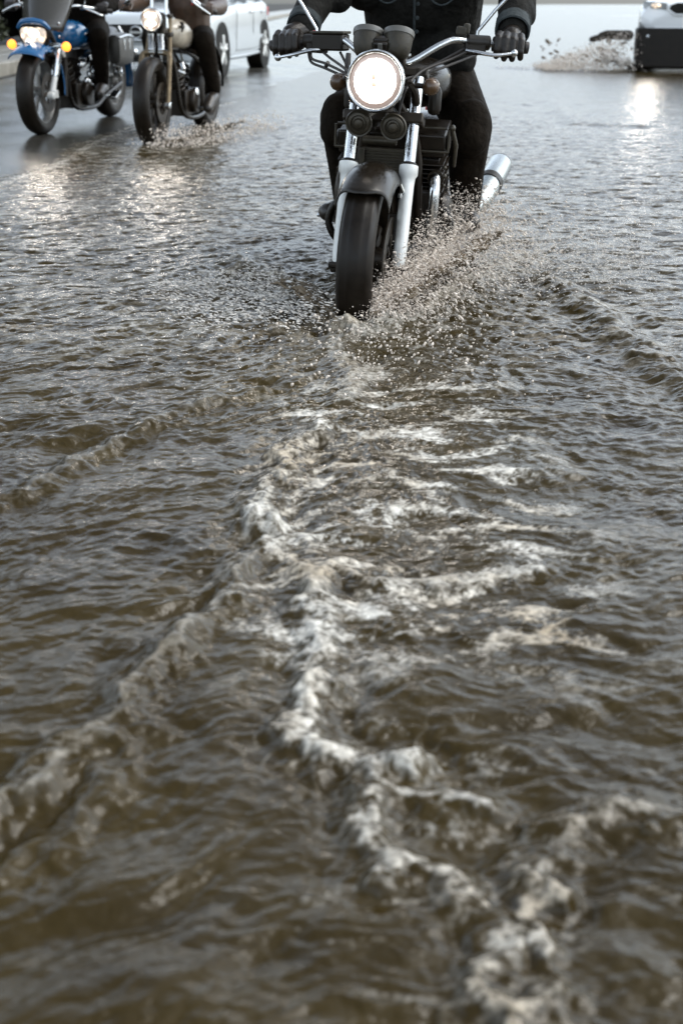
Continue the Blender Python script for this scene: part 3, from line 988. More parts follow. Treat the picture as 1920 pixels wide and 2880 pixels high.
for sx in (-1, 1):
    tr = MB()
    for zz, w in ((.575, .43), (.658, .41)):
        tr.tube([(sx * .075, .397, zz), (sx * .15, .397, zz), (sx * w / 2, .402, zz)], .0055, 8)
    tr.tube([(sx * .212, .402, .575), (sx * .212, .402, .655)], .005, 8)
    if sx > 0:
        tr.sph((.222, .41, .66), .013, 12, 8)
        tr.tube([(.222, .41, .66), (.238, .42, .60), (.234, .45, .52)], [.007, .009, .006], 10)
        for zz, q in ((.49, .010), (.52, .008), (.455, .007)):
            tr.sph((.205, .40, zz), q, 10, 8)
    obj('cam_cover_trim', tr, M['horn'], cam_)
oc = MB().box((0, .335, .535), (.20, .03, .10))
for k in range(9):
    oc.box((0, .318, .495 + k * .010), (.19, .006, .003))
for sx in (-1, 1):
    oc.box((sx * .094, .32, .535), (.02, .035, .098))
obj('oil_cooler', oc, M['horn'], eng, bev=.003)
for x in (-.175, -.062, .062, .175):
    e_ = MB()
    e_.tube([(x, .42, .49), (x, .37, .475), (x * 1.02, .345, .42), (x * .98, .36, .32), (x * .85, .43, .20), (x * .75, .60, .155), (math.copysign(.12, x), .85, .16)], .0205, 16, sm=6)
    h_ = obj('exhaust_header', e_, M['chrome'] if x > .1 else M['darkmetal'], bk)
    obj('header_clamp', MB().lathe([(.024, 0), (.031, 0), (.031, .014), (.024, .014)], (x, .40, .482), (0, -1, -.2), 20, closed=True), M['darkmetal'], h_)
for sx in (-1, 1):
    ox = .0 if sx > 0 else .085
    mf = MB().tube([(sx * .12, .84, .16), (sx * .20, .95, .20), (sx * (.27 - ox), 1.02, .268), (sx * (.287 - ox), 1.06, .290)], [.022, .024, .028, .036], 18, sm=4)
    a, b = Vector((sx * (.285 - ox), 1.05, .285)), Vector((sx * (.345 - ox), 1.42, .415))
    mf.tube([a, a + (b - a) * .05, a + (b - a) * .15, b - (b - a) * .04, b], [.034, .046, .052, .055, .050], 28)
    k = obj('muffler', mf, M['muffler'], bk)
    q = a + (b - a) * .52
    obj('muffler_strap', MB().tube([q - (b - a) * .045, q + (b - a) * .045], [.0565, .0575], 28), M['plastic'], k)
    obj('muffler_tip', MB().lathe([(.050, 0), (.050, .006), (.022, .010), (.020, -.02), (.001, -.02)], b, b - a, 24), M['darkmetal'], k)
    g = MB().tube([(sx * .12, .44, .372), (sx * .19, .44, .368), (sx * .222, .44, .345), (sx * .238, .44, .295), (sx * .225, .44, .250), (sx * .195, .45, .215), (sx * .13, .47, .19)], .0145, 14, sm=6)
    obj('crash_bar', g, M['black'], bk)
    pg_ = MB().tube([(sx * .16, .86, .25), (sx * .31, .86, .265)], .012, 10)
    obj('footpeg', pg_, M['rubber'], bk)
    pl = MB().tube([(sx * .25, .86, .24), (sx * .27, .74, .255), (sx * .30, .70, .26)], .007, 8)
    pl.tube([(sx * .27, .70, .26), (sx * .34, .70, .262)], .009, 8)
    obj('foot_lever', pl, M['chrome'], bk)
    sk = MB().tube([(sx * .15, 1.42, .36), (sx * .13, 1.25, .72)], .014, 10)
    springy(sk, (sx * .148, 1.40, .40), (sx * .132, 1.27, .68), .026, 8, .006)
    obj('shock_absorber', sk, M['chrome'], bk)
wheel('rear_wheel', bk, 1.48, .247, .305, .165, 5, M['darkmetal'])
obj('rear_mudguard', arch(MB(), 1.48, .247, .345, .03, .10, -5, 125), M['black'], bk, solid=.005)
tl = MB().box((0, 1.80, .60), (.12, .05, .08))
obj('tail_lamp', tl, M['red'], bk, bev=.012)

# ---- its rider
rd = thing('person', 'rider in dark denim jacket, black gloves and black jeans gripping the big motorcycle handlebar', 'person', (PX, PY, PZ), MYAW, 2, GR)
flesh('body', [((0, 1.08, .90), (0, 1.0, 1.15), .13, .15), ((0, 1.0, 1.15), (0, .96, 1.34), .15, .14), ((0, .96, 1.40), (0, .93, 1.52), .06, .055), ((0, .92, 1.60), (0, .90, 1.66), .085, .09), ((0, .835, 1.60), (0, .82, 1.59), .012, .010), ((0, .86, 1.545), (0, .85, 1.545), .035, .03)], M['skin'], rd, .014)
hm = MB()
hm.lathe([(.125, -.02), (.132, .03), (.125, .09), (.10, .135), (.05, .160), (.001, .166)], (0, .92, 1.63), (0, 0, 1), 32)
hm.box((0, .80, 1.665), (.17, .07, .012))
obj('helmet', hm, M['black'], rd, bev=.004)
jk = [((0, 1.12, .90), (0, 1.05, 1.08), .170, .185), ((-.10, 1.10, .90), (-.10, .98, 1.15), .128, .152), ((.10, 1.10, .90), (.10, .98, 1.15), .130, .155),
      ((0, 1.02, 1.1), (0, .96, 1.33), .19, .17), ((-.16, .97, 1.34), (.16, .97, 1.34), .10, .10), ((0, .95, 1.38), (0, .94, 1.45), .09, .075),
      ((.17, .93, .875), (.10, 1.0, .90), .078, .12), ((-.14, .94, .89), (-.09, 1.0, .90), .08, .11),
      ((-.20, .97, 1.34), (-.335, .80, 1.16), .098, .082), ((-.335, .80, 1.16), (-.375, .53, .985), .082, .058),
      ((-.35, .72, 1.10), (-.29, .75, 1.08), .072, .058), ((-.26, .86, 1.16), (-.22, .90, 1.12), .088, .088),
      ((.20, .97, 1.34), (.395, .80, 1.18), .098, .082), ((.395, .80, 1.18), (.402, .54, 1.005), .082, .058),
      ((.415, .70, 1.11), (.445, .62, 1.04), .055, .036)]
jacket = flesh('jacket', jk, M['jacket'], rd, .012, 4)
for sx, cx, cz in ((-1, -.372, .982), (1, .402, .999)):
    c0 = Vector((cx, .530, cz)); ax_ = Vector((-.05 * sx if sx < 0 else .02, -.85, -.5)).normalized()
    cu = MB().lathe([(.052, -.055), (.060, -.05), (.063, -.02), (.064, .012), (.059, .016), (.052, .006)], c0, ax_, 32, closed=True)
    for k in range(5):
        cu.tube([c0 + ax_ * (-.045 + .012 * k) + Vector((math.cos(t) * .0625, 0, math.sin(t) * .0625)) - ax_ * ax_.dot(Vector((math.cos(t) * .0625, 0, math.sin(t) * .0625))) for t in [2 * PI * q / 24 for q in range(24)]], .0024, 5, closed=True)
    obj('cuff', cu, M['cuff'], jacket)
pk = MB()
for x in (-.105, .105):
    pk.tube([(x - .055, .80, 1.17), (x - .05, .795, 1.10), (x, .792, 1.068), (x + .05, .795, 1.10), (x + .055, .80, 1.17)], .0035, 6, sm=4)
pk.tube([(0, .79, 1.20), (0, .80, 1.08), (0, .845, .95)], .005, 6, sm=4)
for k in range(5):
    pk.lathe([(.001, 0), (.008, 0), (.007, .005), (.001, .006)], (.012, .80 + .006 * k, 1.17 - k * .05), (0, -1, 0), 12)
obj('pocket_seam', pk, M['cuff'], jacket)
flesh('trousers', [((0, 1.12, .86), (0, 1.08, .93), .155, .15)] + [c for sx in (-1, 1) for c in (
    ((sx * .085, 1.10, .84), (sx * .255, .73, .640), .120, .092), ((sx * .255, .73, .640), (sx * .250, .80, .46), .092, .074), ((sx * .250, .80, .46), (sx * .252, .90, .27), .074, .058),
    ((sx * .262, .69, .60), (sx * .262, .71, .67), .076, .074), ((sx * .275, .70, .585), (sx * .282, .73, .575), .055, .05))], M['jeans'], rd, .010, 3)
for sx, cx in ((-1, -.252), (1, .252)):
    flesh('boot', [((cx, .90, .36), (cx, .91, .24), .058, .054), ((cx, .91, .235), (cx + sx * .03, .78, .265), .048, .046), ((cx + sx * .03, .78, .268), (cx + sx * .045, .69, .278), .046, .038), ((cx, .94, .225), (cx, .93, .25), .04, .042)], M['boot'], rd, .008, 3)
for sx in (-1, 1):
    d = 0 if sx > 0 else -.032
    def gx(t):   # along the grip, 0 at the inner end
        return Vector((sx * (.364 + .080 * t), .398 + .024 * t, .952 + d * .75 - .008 * t))
    mb = MB()
    wr = Vector((-.370, .515, .970)) if sx < 0 else Vector((.402, .520, .985))
    palm = gx(.5) + Vector((0, .022, .022))
    mb.cap(wr, palm + Vector((0, .03, .008)), .038, .036)
    mb.cap(gx(.06) + Vector((0, .012, .026)), gx(.94) + Vector((0, .016, .024)), .019, .018)
    mb.cap(gx(.15) + Vector((0, .045, .022)), gx(.85) + Vector((0, .048, .020)), .024, .023)
    for k, (t, ln) in enumerate(((.05, .92), (.35, 1.05), (.65, 1.0), (.95, .82))):
        g_ = gx(t); jx = sx * .002 * (k - 1.5)
        k0 = g_ + Vector((0, -.004, .033 + .002 * (k % 2)))
        k1 = g_ + Vector((jx, -.036 * ln, .022))
        k2 = g_ + Vector((jx * 1.5, -.043 * ln, -.016 * ln))
        k3 = g_ + Vector((jx * 2, -.024, -.040 * ln))
        mb.cap(k0, k1, .0150, .0142); mb.cap(k1, k2, .0140, .0130); mb.cap(k2, k3, .0130, .0115)
        mb.sph(k0, (.0135, .013, .0115), 10, 8)
    i0 = gx(-.02)
    mb.cap(i0 + Vector((sx * .014, .05, .016)), i0 + Vector((-sx * .008, .028, -.008)), .017, .014)
    mb.cap(i0 + Vector((-sx * .008, .028, -.008)), i0 + Vector((sx * .004, .000, -.028)), .0135, .0105)
    gl = flesh('glove', [], M['leather'], rd, .0034, 3, mb=mb)
    kn = MB()
    for t in (.08, .36, .64, .92):
        p = gx(t) + Vector((0, -.004, .036))
        kn.sph(p, (.0125, .016, .0105), 14, 8)
    obj('knuckle_guard', kn, M['black'], gl)
# ================================================================== blue cruiser on the wet road
bc = thing('motorcycle', 'blue cruiser motorcycle with smoked windscreen and glowing orange indicators on the wet road', 'motorcycle', (-2.42, 9.64, ground_at([(-2.42, 9.64), (-2.17, 11.24)])), YAW, 2, GB)
M['rim_grey'] = mat('dull_cast_rim', (.30, .30, .29), .35, .8, vary=.2, vscale=12)
wheel('front_wheel', bc, 0, .325, .325, .145, 5, M['rim_grey'], groove=False)
for sx in (-1, 1):
    f = obj('fork_leg', MB().tube([(sx * .105, .0, .28), (sx * .105, .02, .31), (sx * .106, .095, .44)], [.020, .024, .024], 16), M['alu'], bc)
    obj('fork_cover', MB().tube([(sx * .106, .092, .435), (sx * .106, .10, .45), (sx * .106, .185, .63), (sx * .105, .20, .67)], [.027, .031, .036, .036], 18), M['chrome'], f)
    obj('axle_clamp', MB().lathe([(.001, -.03), (.030, -.03), (.030, .02), (.016, .026), (.001, .026)], (sx * .108, 0, .30), (sx, 0, 0), 16).box((sx * .11, .045, .31), (.05, .07, .06)), M['alu'], f, bev=.005)
mgb = MB(); rows = []
for i in range(31):
    t = i / 30; a = R(-8 + 138 * t); row = []
    for j in range(17):
        q = -1 + 2 * j / 16
        flare = 1 + .22 * sst(.8, 1.0, np.array(t)).item()
        x = .115 * flare * math.sin(q * PI / 2); r = .375 + .03 * flare - .032 - .12 * (1 - math.cos(q * PI / 2)) * (1 - .5 * t)
        row.append((x, math.cos(a) * r, .325 + math.sin(a) * r))
    rows.append(row)
mf_ = obj('front_mudguard', mgb.grid(rows), M['blue'], bc, solid=.006)
obj('mudguard_badge', MB().sph((.0, -.13, .695), (.022, .03, .012), 14, 8), M['chrome'], mf_)
# lamp nacelle: blue brow, black surround, shield-shaped glass
def prism(mb, pts, y0, y1, c, k1=1.0):
    rs = [[(c[0] + x * k, c[1] + y, c[2] + z) for x, z in pts] for y, k in ((y0, 1), (y1, k1))]
    return mb.rings(rs)
shield = [(.0, .066), (-.05, .07), (-.095, .062), (-.112, .035), (-.105, -.01), (-.08, -.055), (-.045, -.085), (0, -.094), (.045, -.085), (.08, -.055), (.105, -.01), (.112, .035), (.095, .062), (.05, .07)]
nb = prism(MB(), [(x * 1.20, z * 1.22) for x, z in shield], .012, .16, (.005, -.03, .735), .55)
hb_ = obj('headlight', nb, M['black'], bc, bev=.01)
obj('brow', MB().tube([(-.125, -.02, .79), (-.08, -.035, .832), (.005, -.04, .845), (.09, -.035, .832), (.135, -.02, .79)], [.014, .026, .030, .026, .014], 12, sm=5, flat=.8), M['blue'], hb_)
ln = prism(MB(), [(x * .94, z * .94) for x, z in shield], .0, .02, (.005, -.045, .735))
obj('lens', ln, M['lens_warm'], hb_, bev=.006)
obj('bulb', MB().sph((.012, -.046, .755), (.042, .012, .030), 14, 8).sph((-.01, -.046, .672), (.028, .010, .014), 14, 8), M['bulb'], hb_)
spot('headlight_lamp', (.005, -.10, .735), (.05, -5.5, -.1), 10, 75, .075, hb_)
for sx in (-1, 1):
    i_ = obj('indicator', MB().tube([(sx * .07, .08, .655), (sx * .14, .08, .665), (sx * .19, .08, .665)], [.022, .020, .012], 12), M['chrome'], bc)
    obj('indicator_lens', MB().lathe([(.001, .030), (.018, .027), (.032, .014), (.036, -.006), (.030, -.02), (.012, -.03), (.001, -.031)], (sx * .225, .07, .665), (0, -1, 0), 24), M['amber'], i_)
tri = MB().box((0, .17, .66), (.26, .07, .05)).box((0, .24, .80), (.25, .07, .04)).tube([(0, .16, .60), (0, .27, .85)], .035, 14)
obj('fork_yoke', tri, M['chrome'], bc, bev=.01)
lowb = MB().tube([(-.13, .04, .61), (0, .0, .60), (.14, .04, .61)], .018, 10, sm=5)
obj('lamp_bar', lowb, M['black'], bc)
# windscreen
rows = []
for i in range(13):
    t = i / 12; row = []
    for j in range(17):
        q = -1 + 2 * j / 16
        w = .165 + .045 * math.sin(t * PI * .9)
        row.append((.02 + w * q, .02 + .34 * t + .10 * q * q, .785 + .52 * t - .02 * abs(q) ** 3))
    rows.append(row)
ws = obj('windscreen', MB().grid(rows), M['screen'], bc, solid=.004)
for x, z in ((.165, .83), (.16, .735), (-.14, .83)):
    obj('screen_mount', MB().sph((x, .10, z), .011, 10, 8).tube([(x, .10, z), (x * .9, .14, z)], .006, 8), M['chrome'], ws)
# bars
hbm = MB()
for sx in (-1, 1):
    hbm.tube([(0, .29, .86), (sx * .10, .28, .90), (sx * .20, .33, .955), (sx * .30, .42, .945), (sx * .43, .52, .925)], .0125, 12, sm=6)
hb2 = obj('handlebar', hbm, M['chrome'], bc)
for sx in (-1, 1):
    obj('grip', MB().tube([(sx * .33, .445, .941), (sx * .45, .535, .922)], .019, 14), M['rubber'], hb2)
    lv = MB().tube([(sx * .26, .36, .945), (sx * .30, .34, .94), (sx * .40, .37, .90), (sx * .42, .385, .89)], [.02, .010, .009, .012], 10, sm=4)
    obj('brake_lever', lv, M['chrome'], hb2)
    obj('mirror', MB().tube([(sx * .27, .40, .95), (sx * .30, .36, 1.05), (sx * .36, .36, 1.14)], .007, 8).lathe([(.001, -.02), (.05, -.012), (.06, 0), (.001, .002)], (sx * .38, .37, 1.17), (0, 1, 0), 20), M['chrome'], hb2)
# body
tankb = loft_y(MB(), [(.42, 0, .72, .05, .05), (.46, 0, .725, .115, .09), (.56, 0, .735, .155, .115), (.70, 0, .73, .168, .115), (.84, 0, .71, .14, .095), (.97, 0, .69, .09, .06), (1.0, 0, .68, .04, .03)], 28, 2.6)
t_ = obj('fuel_tank', tankb, M['blue'], bc)
obj('tank_badge', MB().box((.168, .69, .74), (.012, .09, .02), rz=-.05), M['chrome'], t_, bev=.004)
e = MB()
for lean in (-.45, .45):
    for k in range(7):
        e.lathe([(.001, 0), (.082 if k % 2 else .070, 0), (.082 if k % 2 else .070, .016), (.001, .016)], (0, .66 + lean * (.05 + k * .035), .33 + k * .030), (0, lean, .9), 20)
e.box((0, .72, .26), (.24, .40, .20)).lathe([(.001, 0), (.10, 0), (.095, .04), (.001, .05)], (.12, .72, .27), (1, 0, 0), 24)
eg = obj('engine', e, M['engine'], bc, bev=.008)
ch = MB()
for y_, z_, r_ in ((.60, .50, .030), (.66, .505, .026), (.74, .36, .045), (.84, .33, .06), (.78, .42, .03), (.70, .30, .03)):
    ch.lathe([(.001, 0), (r_, 0), (r_ * .9, .02), (r_ * .5, .03), (.001, .032)], (.13, y_, z_), (1, -.4, .25), 16)
ch.box((.115, .78, .545), (.06, .16, .05), rx=.2)
obj('engine_chrome', ch, M['chrome'], eg, bev=.006)
obj('air_cleaner', MB().lathe([(.001, 0), (.085, 0), (.092, .03), (.085, .055), (.04, .068), (.001, .07)], (.13, .98, .42), (1, -.25, .1), 28), M['chrome'], eg)
cow = MB().box((.0, .36, .42), (.20, .05, .30), rx=-.12)
for k in range(12): cow.box((0, .33, .30 + .022 * k), (.17, .012, .006))
obj('radiator', cow, M['engine'], bc, bev=.01)
fr2 = MB()
for sx in (-1, 1):
    fr2.tube([(0, .27, .78), (sx * .08, .38, .50), (sx * .10, .46, .20), (sx * .12, .9, .15), (sx * .12, 1.2, .22), (sx * .12, 1.62, .30)], .02, 10, sm=4)
obj('frame', fr2, M['black'], bc)
obj('seat', loft_y(MB(), [(.96, 0, .66, .08, .03), (1.05, 0, .66, .15, .05), (1.2, 0, .645, .165, .05), (1.35, 0, .69, .15, .06), (1.6, 0, .73, .12, .05), (1.68, 0, .74, .06, .02)], 24, 3), M['leather'], bc)
wheel('rear_wheel', bc, 1.62, .32, .32, .17, 5, M['rim_grey'], groove=False)
obj('rear_mudguard', arch(MB(), 1.62, .32, .355, .045, .115, -12, 140), M['blue'], bc, solid=.006)
for sx in (-1, 1):
    bg_ = loft_y(MB(), [(1.22, sx * .195, .60, .02, .05), (1.25, sx * .20, .60, .055, .12), (1.40, sx * .205, .60, .065, .14), (1.60, sx * .205, .60, .06, .125), (1.64, sx * .20, .60, .02, .06)], 24, 3.2)
    b_ = obj('saddlebag', bg_, M['bag'], bc)
    obj('bag_buckle', MB().box((sx * .262, 1.36, .64), (.012, .03, .09)).box((sx * .262, 1.50, .64), (.012, .03, .09)).tube([(sx * .255, 1.24, .70), (sx * .268, 1.42, .715), (sx * .255, 1.62, .70)], .010, 8), M['chrome'], b_, bev=.003)
    obj('floorboard', MB().tube([(sx * .14, 1.0, .235), (sx * .22, 1.02, .235)], .010, 8).box((sx * .27, 1.02, .245), (.07, .14, .022), rx=.35), M['chrome'], bc, bev=.006)
    sp = MB().tube([(sx * .13, 1.58, .36), (sx * .12, 1.42, .62)], .020, 12)
    obj('shock_absorber', springy(sp, (sx * .13, 1.57, .38), (sx * .12, 1.44, .59), .03, 7, .007), M['chrome'], bc)
    if sx < 0: obj('exhaust', MB().tube([(sx * .16, 1.0, .20), (sx * .175, 1.15, .21), (sx * .18, 1.25, .225), (sx * .19, 1.85, .27)], [.024, .026, .046, .048], 20), M['chrome'], bc)
    obj('rear_indicator', MB().tube([(sx * .10, 1.75, .56), (sx * .20, 1.75, .565)], .009, 8).sph((sx * .225, 1.75, .565), (.03, .045, .03), 14, 10), M['chrome'], bc)
obj('tail_plate', MB().box((.0, 2.02, .45), (.2, .012, .12)), M['plate'], bc)

p2 = thing('person', 'rider all in black sitting behind the smoked windscreen of the blue cruiser', 'person', (-2.42, 9.64, ground_at([(-2.42, 9.64), (-2.17, 11.24)])), YAW, 2, GR)
def rider(root, seat_y, seat_z, knees, ankles, toes, hands, lean, jm, tm, gm, vox=.016, helmet=True, shoulders=.20):
    sy, sz = seat_y, seat_z
    cy = sy - lean
    flesh('body', [((0, cy, sz + .50), (0, cy - .03, sz + .62), .06, .055), ((0, cy - .04, sz + .70), (0, cy - .06, sz + .76), .085, .09), ((0, cy - .125, sz + .70), (0, cy - .14, sz + .69), .012, .010), ((0, cy - .10, sz + .645), (0, cy - .11, sz + .645), .035, .03)], M['skin'], root, .014)
    if helmet:
        obj('helmet', MB().lathe([(.125, -.02), (.132, .03), (.125, .09), (.10, .135), (.05, .160), (.001, .166)], (0, cy - .04, sz + .73), (0, 0, 1), 28).box((0, cy - .16, sz + .765), (.17, .07, .012)), M['black'], root, bev=.004)
    jk = [((0, sy, sz + .02), (0, sy - lean * .6, sz + .25), .165, .175), ((0, sy - lean * .6, sz + .25), (0, cy, sz + .43), .185, .165), ((-shoulders + .03, cy, sz + .44), (shoulders - .03, cy, sz + .44), .095, .095), ((0, cy, sz + .47), (0, cy, sz + .55), .09, .075)]
    for sx, hnd in ((-1, hands[0]), (1, hands[1])):
        sh = Vector((sx * shoulders, cy, sz + .44)); h = Vector(hnd)
        el = (sh + h) / 2 + Vector((sx * .07, .03, -.09))
        jk += [(sh, el, .088, .07), (el, h + (el - h) * .16, .07, .050)]
    flesh('jacket', jk, jm, root, vox, 3)
    tr_ = [((0, sy + .02, sz), (0, sy, sz + .08), .155, .15)]
    for sx, k, a in ((-1, knees[0], ankles[0]), (1, knees[1], ankles[1])):
        k, a = Vector(k), Vector(a)
        tr_ += [(Vector((sx * .085, sy, sz)), k, .115, .085), (k, k + (a - k) * .45, .085, .075), (k + (a - k) * .45, a, .075, .060)]
    flesh('trousers', tr_, tm, root, vox, 3)
    for sx, a, t_ in ((-1, ankles[0], toes[0]), (1, ankles[1], toes[1])):
        a, t_ = Vector(a), Vector(t_)
        flesh('boot', [(a + Vector((0, 0, .10)), a + Vector((0, .02, -.02)), .064, .054), (a + Vector((0, .03, -.045)), a + (t_ - a) * .5 + Vector((0, 0, -.01)), .046, .050), (a + (t_ - a) * .5 + Vector((0, 0, -.01)), t_, .050, .040)], M['boot'], root, .012, 3)
    for sx, hnd in ((-1, hands[0]), (1, hands[1])):
        h = Vector(hnd); mb = MB()
        mb.cap(h + Vector((0, .10, .02)), h + Vector((0, .03, .022)), .038, .034)
        for k in range(4):
            x = sx * (-.032 + .022 * k); ln = (.92, 1.05, 1.0, .82)[k]
            a = h + Vector((x, -.002, .030)); b = h + Vector((x, -.036 * ln, .016)); c = h + Vector((x, -.036 * ln, -.018)); d = h + Vector((x, -.012, -.034))
            mb.cap(a, b, .0145, .0135); mb.cap(b, c, .0135, .0125); mb.cap(c, d, .0125, .011)
        mb.cap(h + Vector((-sx * .042, .04, .012)), h + Vector((-sx * .040, .0, -.024)), .016, .012)
        flesh('glove', [], gm, root, .006, 2, mb=mb)

rider(p2, 1.16, .76, [(-.25, .72, .72), (.25, .74, .715)], [(-.235, .92, .36), (.205, .90, .36)], [(-.26, .75, .27), (.235, .73, .27)], [(-.39, .49, .94), (.39, .49, .94)], .10, M['jeans'], M['jeans'], M['leather'])

# ================================================================== chopper with the springer fork
bo = thing('motorcycle', 'chopper motorcycle with worn beige tank, springer fork and lit round headlight', 'motorcycle', (-1.455, 9.22, min(-.02, ground_at([(-1.455, 9.22), (-1.22, 10.7)]))), YAW, 2, GB)
wheel('front_wheel', bo, 0, .325, .325, .135, 6, M['darkmetal'], groove=False)
for sx in (-1, 1):
    leg = MB().tube([(sx * .118, .0, .30), (sx * .116, .035, .36), (sx * .112, .09, .56), (sx * .108, .125, .645), (sx * .085, .135, .668), (sx * .02, .14, .672)], [.016, .020, .021, .022, .021, .019], 12, sm=4)
    f = obj('fork_leg', leg, M['rusty'], bo)
    leg = MB().tube([(sx * .100, .06, .33), (sx * .092, .19, .66), (sx * .080, .23, .80), (sx * .078, .26, .93)], [.015, .017, .017, .016], 12)
    obj('rear_leg', leg, M['rusty'], f)
    rk = MB().tube([(sx * .118, -.012, .303), (sx * .112, .075, .315)], .018, 10).lathe([(.001, -.02), (.026, -.02), (.026, .018), (.014, .024), (.001, .024)], (sx * .122, 0, .305), (sx, 0, 0), 14)
    obj('axle_rocker', rk, M['chrome'], f)
    spg = MB().tube([(sx * .038, .138, .60), (sx * .038, .135, .80)], .010, 10)
    spg.lathe([(.001, 0), (.028, 0), (.028, .012), (.001, .014)], (sx * .038, .139, .672), (0, 0, 1), 18)
    spg.lathe([(.001, 0), (.027, 0), (.027, .012), (.001, .014)], (sx * .038, .138, .795), (0, 0, 1), 18)
    springy(spg, (sx * .038, .139, .688), (sx * .038, .138, .795), .022, 8, .0062)
    obj('fork_spring', spg, M['chrome'], bo)
    obj('upper_spring', springy(MB(), (sx * .045, .17, .80), (sx * .045, .20, .93), .018, 9, .005), M['horn'], bo)
    obj('riser', MB().tube([(sx * .058, .225, .86), (sx * .056, .24, .98), (sx * .056, .25, 1.07)], [.017, .014, .013], 12).lathe([(.001, 0), (.022, 0), (.022, .03), (.001, .034)], (sx * .058, .225, .845), (0, .1, 1), 14), M['chrome'], bo)
obj('fork_yoke', MB().box((0, .24, .80), (.20, .08, .035)).box((0, .26, .93), (.19, .08, .03)).tube([(0, .22, .72), (0, .27, .95)], .032, 14), M['darkmetal'], bo, bev=.008)
hl2 = headlight(bo, (-.005, .05, .905), .080, M['black'], M['lens_warm'], ringw=.008, depth=.12)
bb = MB()
for x, z in ((0, 0), (.028, -.028), (-.028, -.03), (0, -.048), (-.03, .03), (.03, .032)):
    bb.sph((-.005 + x, .030, .905 + z), (.015, .006, .013), 10, 6)
obj('bulb', bb, M['bulb'], hl2)
spot('headlight_lamp', (-.005, .0, .905), (.1, -5.5, .1), 10, 75, .07, hl2)
hbm = MB()
for sx in (-1, 1):
    hbm.tube([(0, .25, 1.07), (sx * .10, .25, 1.075), (sx * .20, .28, 1.10), (sx * .28, .36, 1.02), (sx * .36, .48, .97)], .0125, 12, sm=5)
hb3 = obj('handlebar', hbm, M['chrome'], bo)
for sx in (-1, 1):
    obj('grip', MB().tube([(sx * .285, .37, 1.015), (sx * .375, .50, .965)], .019, 14), M['rubber'], hb3)
    obj('brake_lever', MB().tube([(sx * .25, .30, 1.04), (sx * .27, .29, 1.02), (sx * .36, .38, .95)], [.016, .009, .008], 10, sm=4), M['chrome'], hb3)
tk3 = obj('fuel_tank', loft_y(MB(), [(.40, 0, .80, .02, .02), (.43, 0, .80, .065, .065), (.52, 0, .80, .110, .105), (.64, 0, .79, .128, .115), (.78, 0, .77, .112, .095), (.92, 0, .74, .07, .055), (.95, 0, .73, .02, .02)], 28, 2.3), M['beige'], bo)
star = []
for k in range(10):
    r = .050 if k % 2 == 0 else .020
    star.append((math.sin(PI * k / 5) * r, math.cos(PI * k / 5) * r))
stb = MB(); stb.rings([[(.096 + .0 * q[0] + d_ - .10 * q[0] * 0, .52 + q[0] * .9, .845 + q[1] * .8) for q in star] for d_ in (-.03, .012)])
obj('star_emblem', stb, M['engine'], tk3)
obj('filler_cap', MB().lathe([(.001, 0), (.03, 0), (.03, .012), (.001, .016)], (0, .55, .903), (0, 0, 1), 20), M['chrome'], tk3)
e = MB()
for lean in (-.45, .45):
    for k in range(7):
        e.lathe([(.001, 0), (.080 if k % 2 else .068, 0), (.080 if k % 2 else .068, .016), (.001, .016)], (0, .68 + lean * (.05 + k * .033), .36 + k * .030), (0, lean, .9), 20)
e.box((0, .74, .28), (.22, .40, .20)).lathe([(.001, 0), (.095, 0), (.09, .04), (.001, .05)], (.11, .72, .29), (1, 0, 0), 24)
eg = obj('engine', e, M['engine'], bo, bev=.008)
ch = MB().tube([(.10, .47, .50), (.12, .46, .55), (.10, .48, .585)], .017, 10).tube([(.08, .44, .53), (.13, .46, .51)], .012, 10)
ch.lathe([(.001, 0), (.032, 0), (.028, .02), (.001, .026)], (.14, .72, .36), (1, -.3, .2), 16)
obj('engine_chrome', ch, M['chrome'], eg)
fr3 = MB()
for sx in (-1, 1):
    fr3.tube([(0, .28, .86), (sx * .07, .38, .55), (sx * .10, .46, .22), (sx * .12, .95, .16), (sx * .11, 1.5, .31), (sx * .09, 1.0, .58), (sx * .04, .6, .70), (0, .30, .84)], .018, 10, sm=4)
obj('frame', fr3, M['black'], bo)
obj('seat', loft_y(MB(), [(.94, 0, .66, .06, .02), (1.0, 0, .66, .13, .035), (1.15, 0, .66, .16, .04), (1.28, 0, .70, .14, .035), (1.32, 0, .72, .06, .02)], 22, 3), M['brownlthr'], bo)
wheel('rear_wheel', bo, 1.5, .325, .325, .15, 6, M['darkmetal'], groove=False)
obj('rear_mudguard', arch(MB(), 1.5, .325, .35, .03, .085, 0, 120), M['black'], bo, solid=.005)
obj('fender_strut', MB().tube([(.10, 1.5, .31), (.125, 1.25, .58), (.115, 1.15, .66)], .011, 8).tube([(-.10, 1.5, .31), (-.125, 1.25, .58), (-.115, 1.15, .66)], .011, 8), M['alu'], bo)
for sx in (-1, 1):
    if sx < 0: obj('exhaust', MB().tube([(sx * .16, 1.15, .14), (sx * .17, 1.25, .145), (sx * .18, 1.75, .17)], [.024, .040, .042], 18), M['chrome'], bo)
    obj('footpeg', MB().tube([(sx * .10, .84, .22), (sx * .25, .84, .23)], .013, 10), M['chrome'], bo)
p3 = thing('person', 'rider in brown leather sleeves and black trousers riding the beige chopper', 'person', (-1.455, 9.22, min(-.02, ground_at([(-1.455, 9.22), (-1.22, 10.7)]))), YAW, 2, GR)
rider(p3, 1.12, .76, [(-.22, .72, .745), (.215, .74, .74)], [(-.24, .92, .37), (.235, .94, .37)], [(-.25, .74, .245), (.235, .74, .235)], [(-.33, .435, .985), (.33, .435, .985)], .08, M['brownlthr'], M['jeans'], M['brownlthr'])
p3j = [c for c in p3.children if c.name.startswith('jacket')][0]
